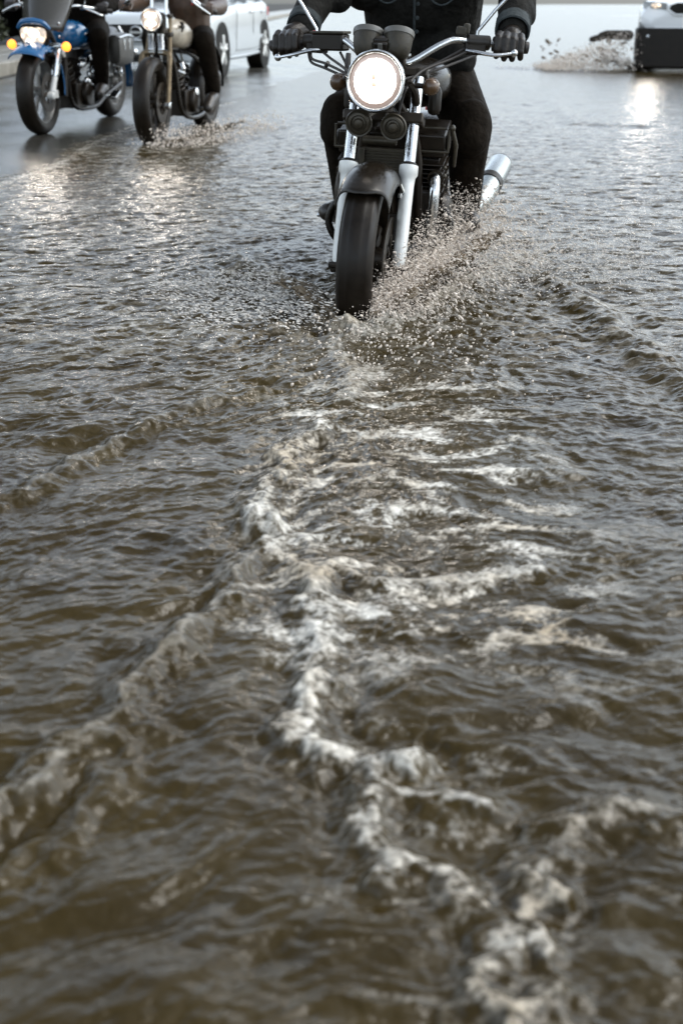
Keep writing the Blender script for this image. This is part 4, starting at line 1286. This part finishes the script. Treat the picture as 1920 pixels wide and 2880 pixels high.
obj('repair_tag', MB().box((.10, .86, 1.02), (.045, .012, .03), rz=.2), M['red'], p3j, bev=.004)

# ================================================================== cars
def cut(o, cutters):
    """apply boolean cuts and drop the cutters"""
    for c in cutters:
        md = o.modifiers.new('cut', 'BOOLEAN'); md.object = c; md.operation = 'DIFFERENCE'; md.solver = 'EXACT'
    bpy.context.view_layer.update()
    dg = bpy.context.evaluated_depsgraph_get()
    me = bpy.data.meshes.new_from_object(o.evaluated_get(dg))
    o.modifiers.clear()
    o.data = me
    me.shade_smooth(); me.set_sharp_from_angle(angle=R(32))
    for c in cutters: bpy.data.objects.remove(c)


def car_body(name, root, secs, cx, m, wheels, wr, depth):
    rs = []
    for y, w, zb, zs, zt, cr in secs:      # station: half width, sill, shoulder, top, crown
        half = [(w * .90, zb), (w * .985, zb + .06), (w, zb + (zs - zb) * .35), (w * .985, zb + (zs - zb) * .55), (w * .995, zs - .10), (w * .975, zs - .03), (w * .93, zs + .015), (w * .80, zt), (w * .45, zt + cr * .8), (0, zt + cr)]
        rs.append([(cx + x, y, z) for x, z in half] + [(cx - x, y, z) for x, z in reversed(half[:-1])])
    o = obj(name, MB().rings(rs), m, root)
    cs = []
    wmax = max(s_[1] for s_ in secs)
    for y, z in wheels:
        for sx in (-1, 1):
            cs.append(obj('cutter', MB().lathe([(.001, 0), (wr, 0), (wr, depth), (.001, depth)], (cx + sx * (wmax + .03), y, z), (-sx, 0, 0), 40), None))
    cut(o, cs)
    return o


def car_wheel(name, root, x, y, z, Rr, w, sx, m):
    mb = MB()
    ri = Rr * .66
    for k in range(5):
        a = 2 * PI * k / 5 + .25
        for da in (-.13, .13):
            mb.tube([(x + sx * w * .50, y + math.cos(a) * .04, z + math.sin(a) * .04), (x + sx * w * .47, y + math.cos(a + da) * ri * .95, z + math.sin(a + da) * ri * .95)], [.026, .020], 8)
    mb.lathe([(.001, .0), (.06, .0), (.055, .02), (.001, .024)], (x + sx * w * .44, y, z), (sx, 0, 0), 20)
    mb.lathe([(ri, -w * .3), (ri * 1.02, w * .46), (ri * .96, w * .48), (ri * .93, w * .40), (ri * .93, -w * .3)], (x, y, z), (sx, 0, 0), 48, closed=True)
    r = obj(name, mb, m, root)
    obj('tyre', MB().lathe([(ri * .98, -w * .45), (Rr * .94, -w * .5), (Rr, -w * .36), (Rr, w * .36), (Rr * .94, w * .5), (ri * 1.02, w * .47)], (x, y, z), (sx, 0, 0), 64, closed=True), M['tyre'], r)
    obj('brake_disc', MB().lathe([(.001, 0), (ri * .8, 0), (ri * .8, .012), (.001, .012)], (x + sx * .02, y, z), (sx, 0, 0), 32), M['darkmetal'], r)
    return r


GCAR = 'white cars on the flooded street'
CX = -.90
car = thing('car', 'white hatchback with black grille, ring badge and open spoke wheels driving behind the chopper', 'car', (-1.64, 17.07, ground_at([(-1.74, 17.07), (-1.33, 19.69), (-3.2, 17.3), (-2.8, 19.9)])), YAW, 0, GCAR)
secs = [(-1.0, .56, .30, .56, .60, .015), (-.985, .66, .24, .58, .64, .015), (-.93, .77, .21, .62, .67, .02), (-.82, .84, .20, .68, .73, .025), (-.62, .875, .20, .74, .78, .03), (-.3, .895, .20, .80, .83, .035), (.2, .90, .20, .845, .875, .035), (.75, .90, .19, .875, .92, .03), (1.3, .905, .19, .885, .93, .02), (2.0, .91, .20, .90, .94, .02), (2.65, .905, .22, .92, .95, .02), (3.05, .87, .26, .92, .95, .02), (3.25, .80, .32, .86, .93, .02), (3.32, .66, .40, .78, .86, .02)]
WR = .325
car_body('body', car, secs, CX, M['white'], [(0, WR), (2.65, WR)], .375, .28)
# greenhouse
gh = [(.55, .80, .90, .93), (1.25, .70, .90, 1.36), (2.0, .70, .90, 1.44), (2.8, .66, .90, 1.36), (3.2, .62, .90, .95)]
rs = [[(CX - w, y, z0), (CX + w, y, z0), (CX + w * .86, y + .0, z1), (CX - w * .86, y, z1)] for y, w, z0, z1 in gh]
obj('windows', MB().rings(rs), M['glass'], car, sharp=20)
rf = [(1.18, .60, 1.36), (1.4, .615, 1.42), (2.0, .615, 1.46), (2.7, .59, 1.40), (2.9, .56, 1.33)]
roof = MB().rings([[(CX - w, y, z - .03), (CX + w, y, z - .03), (CX + w * .94, y, z + .01), (CX - w * .94, y, z + .01)] for y, w, z in rf])
for sx in (-1, 1):
    roof.tube([(CX + sx * .82, .50, .88), (CX + sx * .62, 1.22, 1.35)], .035, 8)
    roof.tube([(CX + sx * .78, 1.95, .92), (CX + sx * .63, 1.98, 1.42)], .03, 8)
    roof.tube([(CX + sx * .74, 3.05, .93), (CX + sx * .58, 2.8, 1.36)], .05, 8)
obj('roof', roof, M['white'], car)
for y in (0, 2.65):
    for sx in (-1, 1):
        wells = MB()
        wells.lathe([(.365, 0), (.365, .24), (.001, .24), (.001, .23), (.355, .23), (.355, 0)], (CX + sx * .905, y, WR), (-sx, 0, 0), 36)
        obj('wheel_well', wells, M['carblack'], car)
for y in (0, 2.65):
    for sx in (-1, 1):
        car_wheel('wheel', car, CX + sx * .80, y, WR - .005, WR, .20, sx, M['alu'])
# front: grille, V bar, ring badge, lower intake, lamps
grl = MB().rings([[(CX + x, y_, z) for x, z in ((-.50, .66), (-.44, .55), (-.30, .475), (.30, .475), (.44, .55), (.50, .66), (.30, .672), (-.30, .672))] for y_ in (-1.012, -.93)])
for k in range(4): grl.tube([(CX - .42 + .03 * k, -1.016, .635 - .036 * k), (CX + .42 - .03 * k, -1.016, .635 - .036 * k)], .006, 6)
g = obj('grille', grl, M['carblack'], car)
vb = MB()
for sx in (-1, 1):
    vb.tube([(CX + sx * .235, -1.028, .645), (CX + sx * .145, -1.038, .500), (CX + sx * .10, -1.040, .482), (CX, -1.040, .480)], .017, 10, sm=3)
obj('grille_bar', vb, M['chrome'], g)
rg = MB().tube([(CX + math.cos(t) * .078, -1.040, .575 + math.sin(t) * .070) for t in [2 * PI * k / 32 for k in range(32)]], .0125, 10, closed=True)
rg.box((CX, -1.042, .575), (.175, .020, .030))
obj('ring_badge', rg, M['chrome'], g, bev=.003)
lw = MB().box((CX, -.985, .295), (.95, .05, .12))
lwo = obj('lower_intake', lw, M['carblack'], car, bev=.02)
obj('number_plate', MB().box((CX, -1.020, .36), (.46, .012, .10)), M['plate'], car, bev=.004)
for sx in (-1, 1):
    l1 = MB().rings([[(CX + sx * x, y, z) for x, y, z in q] for q in (
        [(.56, -.955, .66), (.60, -.94, .625), (.62, -.93, .66)], [(.70, -.86, .735), (.74, -.83, .65), (.78, -.80, .70)],
        [(.80, -.70, .785), (.845, -.72, .68), (.865, -.68, .74)], [(.85, -.50, .815), (.875, -.52, .76), (.885, -.50, .79)])])
    h = obj('headlight', l1, M['glass'], car)
    obj('lens', MB().sph((CX + sx * .80, -.76, .705), (.055, .05, .045), 16, 10), M['lampglass'], h)
    obj('lamp_chrome', MB().tube([(CX + sx * .64, -.935, .635), (CX + sx * .76, -.835, .655), (CX + sx * .855, -.70, .69), (CX + sx * .885, -.52, .765)], .010, 8, sm=4), M['chrome'], h)
    fg = MB().rings([[(CX + sx * x, y, z) for x, y, z in q] for q in ([(.64, -.955, .44), (.80, -.865, .45), (.81, -.845, .26), (.66, -.945, .25)], [(.65, -.90, .43), (.78, -.83, .44), (.79, -.81, .27), (.66, -.90, .26)])])
    f_ = obj('fog_lamp_housing', fg, M['carblack'], car)
    obj('fog_lamp', MB().sph((CX + sx * .73, -.905, .32), (.04, .03, .04), 14, 8), M['lampglass'], f_)
    obj('fog_trim', MB().tube([(CX + sx * .645, -.955, .43), (CX + sx * .805, -.868, .445), (CX + sx * .815, -.85, .35)], .010, 8), M['chrome'], f_)
    # sides: door seams, handle, sill strip
    X0 = CX + sx * .905
    sm_ = MB()
    for y0, y1 in ((.78, .86), (1.86, 1.90)):
        sm_.tube([(X0 - sx * .012, y0, .29), (X0 + sx * .0005, y0 + .01, .55), (X0 - sx * .002, y1, .80), (X0 - sx * .05, y1 + .02, .885)], .004, 5)
    sm_.tube([(X0 - sx * .010, .78, .29), (X0 - sx * .006, 1.86, .29), (X0 - sx * .006, 2.24, .30)], .004, 5)
    obj('door_seam', sm_, M['carblack'], car)
    obj('sill', MB().tube([(X0 - sx * .055, .40, .215), (X0 - sx * .05, 1.3, .21), (X0 - sx * .05, 2.26, .225)], [.05, .055, .05], 10, flat=.7), M['white'], car)
    for y_ in (1.66, 2.40):
        hd_ = obj('door_handle', MB().tube([(X0 - sx * .005, y_, .80), (X0 + sx * .028, y_ + .03, .805), (X0 + sx * .028, y_ + .15, .81), (X0 - sx * .005, y_ + .18, .81)], .013, 8, sm=3), M['chrome'], car)
    obj('door_mirror', MB().tube([(X0 - sx * .06, .72, .95), (X0 + sx * .02, .70, .97)], .02, 8).sph((X0 + sx * .10, .70, 1.0), (.10, .06, .07), 16, 10), M['white'], car)
    obj('tail_lamp', MB().box((CX + sx * .76, 3.22, .80), (.16, .10, .14), rz=-sx * .5), M['red'], car, bev=.02)

suv = thing('car', 'white high-riding car with deep black lower bumper throwing up a splash', 'car', (4.80, 19.0, -.08), -16, 0, GCAR)
SX = .66
secs = [(-.16, .62, .26, .66, .70, .0), (-.13, .82, .24, .68, .72, .0), (0, .89, .22, .69, .74, .0)]
secs_w = [(-.17, .70, .69, .88, 1.02, .01), (-.10, .87, .70, .94, 1.07, .02), (.05, .91, .70, 1.0, 1.10, .03), (.5, .93, .55, 1.04, 1.12, .04), (1.3, .94, .32, 1.06, 1.16, .04), (2.6, .94, .32, 1.06, 1.14, .02), (4.1, .93, .32, 1.06, 1.14, .02), (4.4, .86, .36, 1.02, 1.12, .02)]
car_body('body', suv, secs_w, SX, M['white_suv'], [(.85, .36), (3.5, .36)], .42, .3)
bm = MB().rings([[(SX - w, y, zb), (SX + w, y, zb), (SX + w * 1.02, y, .45), (SX + w * 1.02, y, .70), (SX - w * 1.02, y, .70), (SX - w * 1.02, y, .45)] for y, w, zb in ((-.22, .78, .14), (-.17, .88, .12), (0, .92, .12), (.42, .925, .12))])
bmo = obj('bumper', bm, M['carblack'], suv, bev=.02)
for sx in (-1, 1):
    obj('fog_lamp', MB().lathe([(.001, .012), (.04, .01), (.058, .0), (.060, -.03), (.001, -.03)], (SX + sx * .74, -.205, .585), (sx * .25, -1, 0), 24), M['plastic'], bmo)
    obj('fog_lens', MB().sph((SX + sx * .738, -.222, .585), (.024, .012, .024), 14, 8), M['lampglass'], bmo)
gr2 = MB().rings([[(SX + x, y, z) for x, z in ((-.44, 1.02), (-.46, .96), (-.36, .90), (.36, .90), (.46, .96), (.44, 1.02), (.36, 1.05), (-.36, 1.05))] for y in (-.20, -.12)])
for k in range(4): gr2.tube([(SX - .38, -.205, .925 + .03 * k), (SX + .38, -.205, .925 + .03 * k)], .007, 6)
g2 = obj('grille', gr2, M['carblack'], suv)
obj('grille_surround', MB().tube([(SX + x, -.195, z) for x, z in ((-.45, 1.03), (-.475, .96), (-.37, .888), (.37, .888), (.475, .96), (.45, 1.03))], .014, 8), M['white_suv'], g2)
for sx in (-1, 1):
    h = obj('headlight', MB().rings([[(SX + sx * (.50 + .36 * t), -.19 + .16 * t * t, 1.0 + .03 * t + z) for z in (-.045, .045)] + [(SX + sx * (.50 + .36 * t), -.10 + .16 * t * t, 1.0 + .03 * t + z) for z in (.045, -.045)] for t in (0, .33, .66, 1)]), M['lampglass'], suv)
    obj('lens', MB().sph((SX + sx * .66, -.19, 1.015), (.07, .02, .035), 16, 10), M['lens_warm'], h)
    spot('headlight_lamp', (SX + sx * .66, -.26, 1.015), (SX + sx * .66 - 1.5, -12, -.2), 18, 75, .14, h, blend=.8)
gh = [(.95, .84, 1.10, 1.14), (1.7, .80, 1.10, 1.62), (3.0, .80, 1.10, 1.70), (4.2, .76, 1.10, 1.60), (4.4, .74, 1.10, 1.2)]
obj('windows', MB().rings([[(SX - w, y, z0), (SX + w, y, z0), (SX + w * .86, y, z1), (SX - w * .86, y, z1)] for y, w, z0, z1 in gh]), M['glass'], suv, sharp=20)
obj('roof', MB().rings([[(SX - w, y, z - .04), (SX + w, y, z - .04), (SX + w * .94, y, z + .02), (SX - w * .94, y, z + .02)] for y, w, z in ((1.6, .69, 1.62), (2.2, .70, 1.69), (3.2, .70, 1.72), (4.25, .66, 1.62))]), M['white_suv'], suv, bev=.02)
for y in (.85, 3.5):
    for sx in (-1, 1):
        car_wheel('wheel', suv, SX + sx * .82, y, .355, .355, .22, sx, M['alu'])
# ================================================================== spray
M['spray'] = mat('muddy_spray', (.76, .665, .57), .12, ior=1.333, trans=.15)
M['sheetwater'] = mat('muddy_water_sheet', (.13, .10, .066), .10, ior=1.333, vary=.35, vscale=18, bump=(45, .6, .008))
M['froth'] = mat('pale_spray', (.70, .65, .59), .25, ior=1.333)

_ph = (1 + 5 ** .5) / 2
_ico = np.array([(-1, _ph, 0), (1, _ph, 0), (-1, -_ph, 0), (1, -_ph, 0), (0, -1, _ph), (0, 1, _ph), (0, -1, -_ph), (0, 1, -_ph), (_ph, 0, -1), (_ph, 0, 1), (-_ph, 0, -1), (-_ph, 0, 1)]) / math.sqrt(1 + _ph * _ph)
_icf = np.array([(0, 11, 5), (0, 5, 1), (0, 1, 7), (0, 7, 10), (0, 10, 11), (1, 5, 9), (5, 11, 4), (11, 10, 2), (10, 7, 6), (7, 1, 8), (3, 9, 4), (3, 4, 2), (3, 2, 6), (3, 6, 8), (3, 8, 9), (4, 9, 5), (2, 4, 11), (6, 2, 10), (8, 6, 7), (9, 8, 1)])


def drop_mesh(name, P, r, D, st, m, parent=None):
    """P centres, r radii, D flight directions, st stretch along the flight"""
    n = len(P)
    D = D / np.maximum(np.linalg.norm(D, axis=1, keepdims=True), 1e-6)
    jit = 1 + .35 * (rng.random((n, 12, 1)) - .5)
    v = _ico[None] * jit * r[:, None, None]
    along = (v * D[:, None, :]).sum(-1, keepdims=True)
    v = v + D[:, None, :] * along * (st[:, None, None] - 1) + P[:, None, :]
    f = (_icf[None] + (np.arange(n) * 12)[:, None, None]).reshape(-1, 3).astype(np.int32)
    me = bpy.data.meshes.new(name)
    me.vertices.add(n * 12)
    me.vertices.foreach_set('co', v.astype(np.float32).ravel())
    me.loops.add(len(f) * 3); me.loops.foreach_set('vertex_index', f.ravel())
    me.polygons.add(len(f)); me.polygons.foreach_set('loop_start', np.arange(len(f), dtype=np.int32) * 3)
    me.update(calc_edges=True); me.shade_smooth()
    o = bpy.data.objects.new(name, me); COL.objects.link(o); me.materials.append(m)
    if parent: o.parent = parent
    return o


def torn_sheet(name, base, out, height, m, parent, nu=150, nv=46, tear=.35, rough=.03, seed=0, thick=.004):
    """a sheet of water thrown up from a line, tearing into fingers at its edge"""
    b = np.array(base, float)
    L = np.concatenate([[0], np.cumsum(np.linalg.norm(np.diff(b, axis=0), axis=1))])
    s_ = np.linspace(0, L[-1], nu)
    B = np.stack([np.interp(s_, L, b[:, k]) for k in range(3)], 1)
    O = np.stack([np.interp(s_, L, np.array(out)[:, k]) for k in range(2)], 1)
    Hh = np.interp(s_, L, height)
    t = np.linspace(0, 1, nv)
    S_, T_ = np.meshgrid(s_, t, indexing='ij')
    k = .75 + .55 * gn(S_ * 7, T_ * 1.4, seed) + .25 * gn(S_ * 22, T_ * 3, seed + 1)
    X = B[:, 0:1] + O[:, 0:1] * T_ * k + rough * gn(S_ * 26, T_ * 9, seed + 2) * T_
    Y = B[:, 1:2] + O[:, 1:2] * T_ * k + rough * gn(S_ * 26, T_ * 9, seed + 3) * T_
    Z = B[:, 2:3] + Hh[:, None] * k * (2.1 * T_ - 1.15 * T_ ** 2) + rough * gn(S_ * 30, T_ * 10, seed + 4) * T_
    hole = gn(S_ * 34, T_ * 9, seed + 5) + .6 * gn(S_ * 80, T_ * 22, seed + 6)
    keep = hole[:-1, :-1] < (1.0 - tear * 2.2 * T_[:-1, :-1] ** .8) * .8 + .05
    idx = np.arange(nu * nv).reshape(nu, nv)
    q = np.stack([idx[:-1, :-1], idx[1:, :-1], idx[1:, 1:], idx[:-1, 1:]], -1)[keep]
    used, inv = np.unique(q, return_inverse=True)
    vs = np.stack([X.ravel(), Y.ravel(), Z.ravel()], 1)[used]
    me = bpy.data.meshes.new(name)
    me.from_pydata(vs.tolist(), [], inv.reshape(q.shape).tolist())
    me.shade_smooth()
    o = bpy.data.objects.new(name, me); COL.objects.link(o); me.materials.append(m)
    if parent: o.parent = parent
    md = o.modifiers.new('solid', 'SOLIDIFY'); md.thickness = thick; md.offset = 0
    return o


def lerp_line(pts, s_):
    pts = np.array(pts, float)
    k = np.linspace(0, 1, len(pts))
    return np.stack([np.interp(s_, k, pts[:, j]) for j in range(pts.shape[1])], 1)


# --- big spray beside the black motorcycle's front wheel
spl = tag(bpy.data.objects.new('splash', None), 'tall muddy splash thrown up beside the front wheel of the black motorcycle', 'splash', 'splashes thrown up by the wheels')
COL.objects.link(spl); spl['kind'] = 'stuff'
base = [(.05, 3.78, 0), (.14, 3.92, 0), (.26, 4.22, 0), (.40, 4.65, 0), (.52, 5.05, 0)]
torn_sheet('water_sheet', [(.06, 3.80, -.01), (.16, 3.95, -.01), (.30, 4.3, -.01), (.42, 4.7, -.01)], [(.06, -.06), (.13, -.07), (.20, -.06), (.24, -.02)], [.06, .12, .16, .15], M['sheetwater'], spl, seed=40, tear=.40)
n = 22000
s_ = rng.beta(1.25, 1.1, n)
B = lerp_line(base, s_)
v = rng.gamma(2.0, .32, n)
hmax = np.interp(s_, [0, .15, .45, .75, 1], [.05, .13, .25, .32, .24])
tt = rng.random(n) ** .8
h = hmax * (.35 + .75 * rng.random(n)) * 4 * tt * (1 - tt)
out = v * tt * (.18 + .32 * s_)
P = B + np.stack([out + .018 * rng.standard_normal(n), -.22 * out * (1 - .8 * s_) + .03 * rng.standard_normal(n), h + .01], 1)
r = .0006 + .0030 * rng.random(n) ** 7 + .0008 * rng.random(n) ** 2
D = np.stack([.6 + .2 * rng.standard_normal(n), -.3 + .2 * rng.standard_normal(n), 1.3 * (.5 - tt) + .3 * rng.standard_normal(n)], 1)
drop_mesh('droplets', P, r, D, 1.2 + 2.6 * rng.random(n) ** 2, M['spray'], spl)
torn_sheet('water_sheet', [(.07, 3.80, -.01), (.18, 3.98, -.01), (.30, 4.3, -.01), (.44, 4.75, -.01)], [(.03, -.02), (.06, -.02), (.09, -.02), (.10, 0)], [.06, .14, .21, .22], M['spray'], spl, seed=66, tear=.78, rough=.022, thick=.003)
# coarse blobs along the lip
n = 130
s_ = rng.beta(1.3, 1.3, n)
B = lerp_line(base, s_)
P = B + np.stack([.05 + .16 * s_ * rng.random(n), -.05 * rng.random(n), np.interp(s_, [0, .2, .5, .8, 1], [.03, .10, .19, .24, .16]) * rng.random(n) ** .6 + .01], 1)
r = .0035 + .0055 * rng.random(n) ** 2
drop_mesh('droplets', P, r, np.stack([.5 + 0 * s_, -.3 + 0 * s_, .6 + .5 * rng.standard_normal(n)], 1), 1 + 1.4 * rng.random(n), M['spray'], spl)
# fine mist drifting out to the side
n = 4200
s_ = rng.random(n)
B = lerp_line(base[2:], s_)
P = B + np.stack([.10 + .75 * rng.random(n) ** 1.6, -.25 + .5 * rng.random(n), .004 + .17 * rng.random(n) ** 2 * (1 - .3 * s_)], 1)
drop_mesh('mist', P, .0009 + .0013 * rng.random(n), np.tile([1, -.2, -.1], (n, 1)) + .2 * rng.standard_normal((n, 3)), 1.2 + 1.8 * rng.random(n), M['froth'], spl)
# drops falling back in front of the wheel
n = 900
P = np.stack([.14 + .22 * rng.standard_normal(n), 3.45 + .25 * rng.standard_normal(n), .006 + .10 * rng.random(n) ** 2], 1)
P = P[P[:, 1] < 3.82]
n = len(P)
drop_mesh('droplets', P, .0016 + .0034 * rng.random(n) ** 3, np.tile([.2, -.5, .6], (n, 1)) + .3 * rng.standard_normal((n, 3)), 1 + 1.2 * rng.random(n), M['spray'], spl)

# --- smooth brown fan peeling off the other side of the wheel
fan = tag(bpy.data.objects.new('splash', None), 'low brown fan of water peeling off the tyre on the kerb side of the black motorcycle', 'splash', 'splashes thrown up by the wheels')
COL.objects.link(fan); fan['kind'] = 'stuff'
torn_sheet('water_sheet', [(.03, 3.77, -.015), (.00, 3.92, -.015), (-.03, 4.10, -.015), (-.06, 4.30, -.015)], [(-.10, -.07), (-.17, -.07), (-.21, -.04), (-.20, .0)], [.05, .10, .11, .07], M['sheetwater'], fan, seed=80, tear=.42, rough=.022)
n = 2400
s_ = rng.random(n)
B = lerp_line([(.0, 3.78, 0), (-.08, 3.95, 0), (-.20, 4.2, 0), (-.30, 4.5, 0)], s_)
o_ = rng.random(n) ** 1.5
P = B + np.stack([-.45 * o_ + .02 * rng.standard_normal(n), -.10 * o_ + .06 * rng.standard_normal(n), .004 + .09 * rng.random(n) ** 2 * (1 - o_)], 1)
drop_mesh('droplets', P, .0010 + .0018 * rng.random(n) ** 2, np.tile([-1, .25, .12], (n, 1)) + .15 * rng.standard_normal((n, 3)), 1.5 + 3.5 * rng.random(n), M['froth'], fan)

# --- spray from the high-riding car's wheel
s3 = tag(bpy.data.objects.new('splash', None), 'brown and white splash bursting from the wheel of the white high-riding car', 'splash', 'splashes thrown up by the wheels')
COL.objects.link(s3); s3['kind'] = 'stuff'
torn_sheet('water_sheet', [(4.75, 19.0, -.01), (4.6, 19.3, -.01), (4.7, 20.0, -.01)], [(-.55, -.25), (-.75, -.05), (-.55, .15)], [.20, .30, .30], M['froth'], s3, nu=110, seed=100, tear=.75, rough=.10, thick=.012)
flesh('thrown_water', [((4.72, 20.3, .48), (4.34, 20.3, .49), .085, .07), ((4.34, 20.3, .49), (4.27, 20.3, .49), .07, .045), ((4.27, 20.3, .45), (4.12, 20.3, .42), .06, .05)], mat('silt_laden_water', (.030, .022, .013), .15, ior=1.333), s3, .02, 2)
n = 6500
o_ = rng.random(n) ** .9
P = np.stack([4.55 - 1.4 * o_ + .05 * rng.standard_normal(n), 19.4 + .4 * rng.standard_normal(n), .02 + (.55 * (1 - o_) ** 1.0 + .03) * rng.random(n) ** 1.3], 1)
drop_mesh('droplets', P, .003 + .007 * rng.random(n) ** 3, np.tile([-1, -.1, .5], (n, 1)) + .5 * rng.standard_normal((n, 3)), 1 + 1.2 * rng.random(n), M['spray'], s3)
n = 50
P = np.stack([4.6 - 1.4 * rng.random(n) ** 1.3, 19.9 + .3 * rng.standard_normal(n), .12 + .30 * rng.random(n)], 1)
drop_mesh('droplets', P, .010 + .022 * rng.random(n) ** 2, np.tile([-1, 0, .3], (n, 1)) + .5 * rng.standard_normal((n, 3)), 1 + 2 * rng.random(n), M['sheetwater'], s3)

# --- small wash round the chopper
s4 = tag(bpy.data.objects.new('splash', None), 'small wash of brown water round the tyre and boots of the chopper', 'splash', 'splashes thrown up by the wheels')
COL.objects.link(s4); s4['kind'] = 'stuff'
n = 2600
s_ = rng.random(n)
B = lerp_line([(-1.42, 8.98, 0), (-1.20, 9.1, 0), (-1.0, 9.6, 0), (-.75, 10.5, 0)], s_)
P = B + np.stack([.10 * rng.standard_normal(n) + .12 * s_, .14 * rng.standard_normal(n), .004 + .13 * rng.random(n) ** 2.2], 1)
drop_mesh('droplets', P, .0018 + .005 * rng.random(n) ** 3, rng.standard_normal((n, 3)), 1 + rng.random(n), M['spray'], s4)
torn_sheet('water_sheet', [(-1.36, 8.98, -.01), (-1.22, 9.2, -.01), (-1.10, 9.7, -.01), (-.96, 10.4, -.01)], [(.08, -.06), (.12, -.06), (.14, -.04), (.12, 0)], [.04, .07, .08, .06], M['sheetwater'], s4, nu=80, nv=20, seed=140, tear=.55, rough=.03)

# ================================================================== hedge beyond the pavement
def hedge(name, label, x0, y0, y1, ht, th, leaf, n):
    root = thing(name, label, 'hedge', (x0, y0, .2))
    L = y1 - y0
    core = MB(); rows = []
    for i in range(int(L / .8) + 2):
        y = i * .8; row = []
        for a in range(9):
            t = PI * a / 8
            w = th * .30 * (1 + .25 * math.sin(y * 1.7 + a))
            row.append((-th * .5 + w * math.cos(t), y, (ht * .86) * math.sin(t) ** .4 * (1 + .06 * math.sin(y * 2.3))))
        rows.append(row)
    obj('branches', core.grid(rows), M['twig'], root)
    y = rng.random(n) * L
    side = rng.random(n)
    z = ht * (.02 + .98 * rng.random(n) ** .9)
    bul = .22 * gn(y * .9, z * 1.1, 50) + .12 * gn(y * 2.6, z * 2.6, 51)
    x = np.where(side < .72, -.08 + bul + .10 * rng.standard_normal(n), -th * rng.random(n))
    z = np.where(side >= .72, ht * (.9 + .12 * rng.random(n)) + bul, z)
    k = gn(y * 2.2, z * 2.4, 52) + .25 * rng.standard_normal(n) > -.42
    x, y, z = x[k], y[k], z[k]; n = len(x)
    a = rng.standard_normal((n, 3)); a /= np.linalg.norm(a, axis=1, keepdims=True)
    b = np.cross(a, rng.standard_normal((n, 3))); b /= np.linalg.norm(b, axis=1, keepdims=True)
    ls = leaf * (.6 + .8 * rng.random(n))[:, None]
    P = np.stack([x, y, z], 1)
    V = np.stack([P - a * ls, P + b * ls * .45, P + a * ls, P - b * ls * .45], 1).reshape(-1, 3)
    me = bpy.data.meshes.new('leaves')
    me.from_pydata(V.tolist(), [], (np.arange(n * 4).reshape(-1, 4)).tolist())
    o = bpy.data.objects.new('leaves', me); COL.objects.link(o); me.materials.append(M['leaf']); o.parent = root
    return root

GH = 'hedges along the pavement'
hedge('hedge', 'dense dark green hedge beyond the pavement behind the blue cruiser', -7.1, 11.0, 26.0, 3.3, 1.5, .08, 32000)
hedge('hedge', 'dark hedge farther down the street beyond the white hatchback', -6.6, 27.0, 62.0, 2.7, 1.6, .13, 16000)
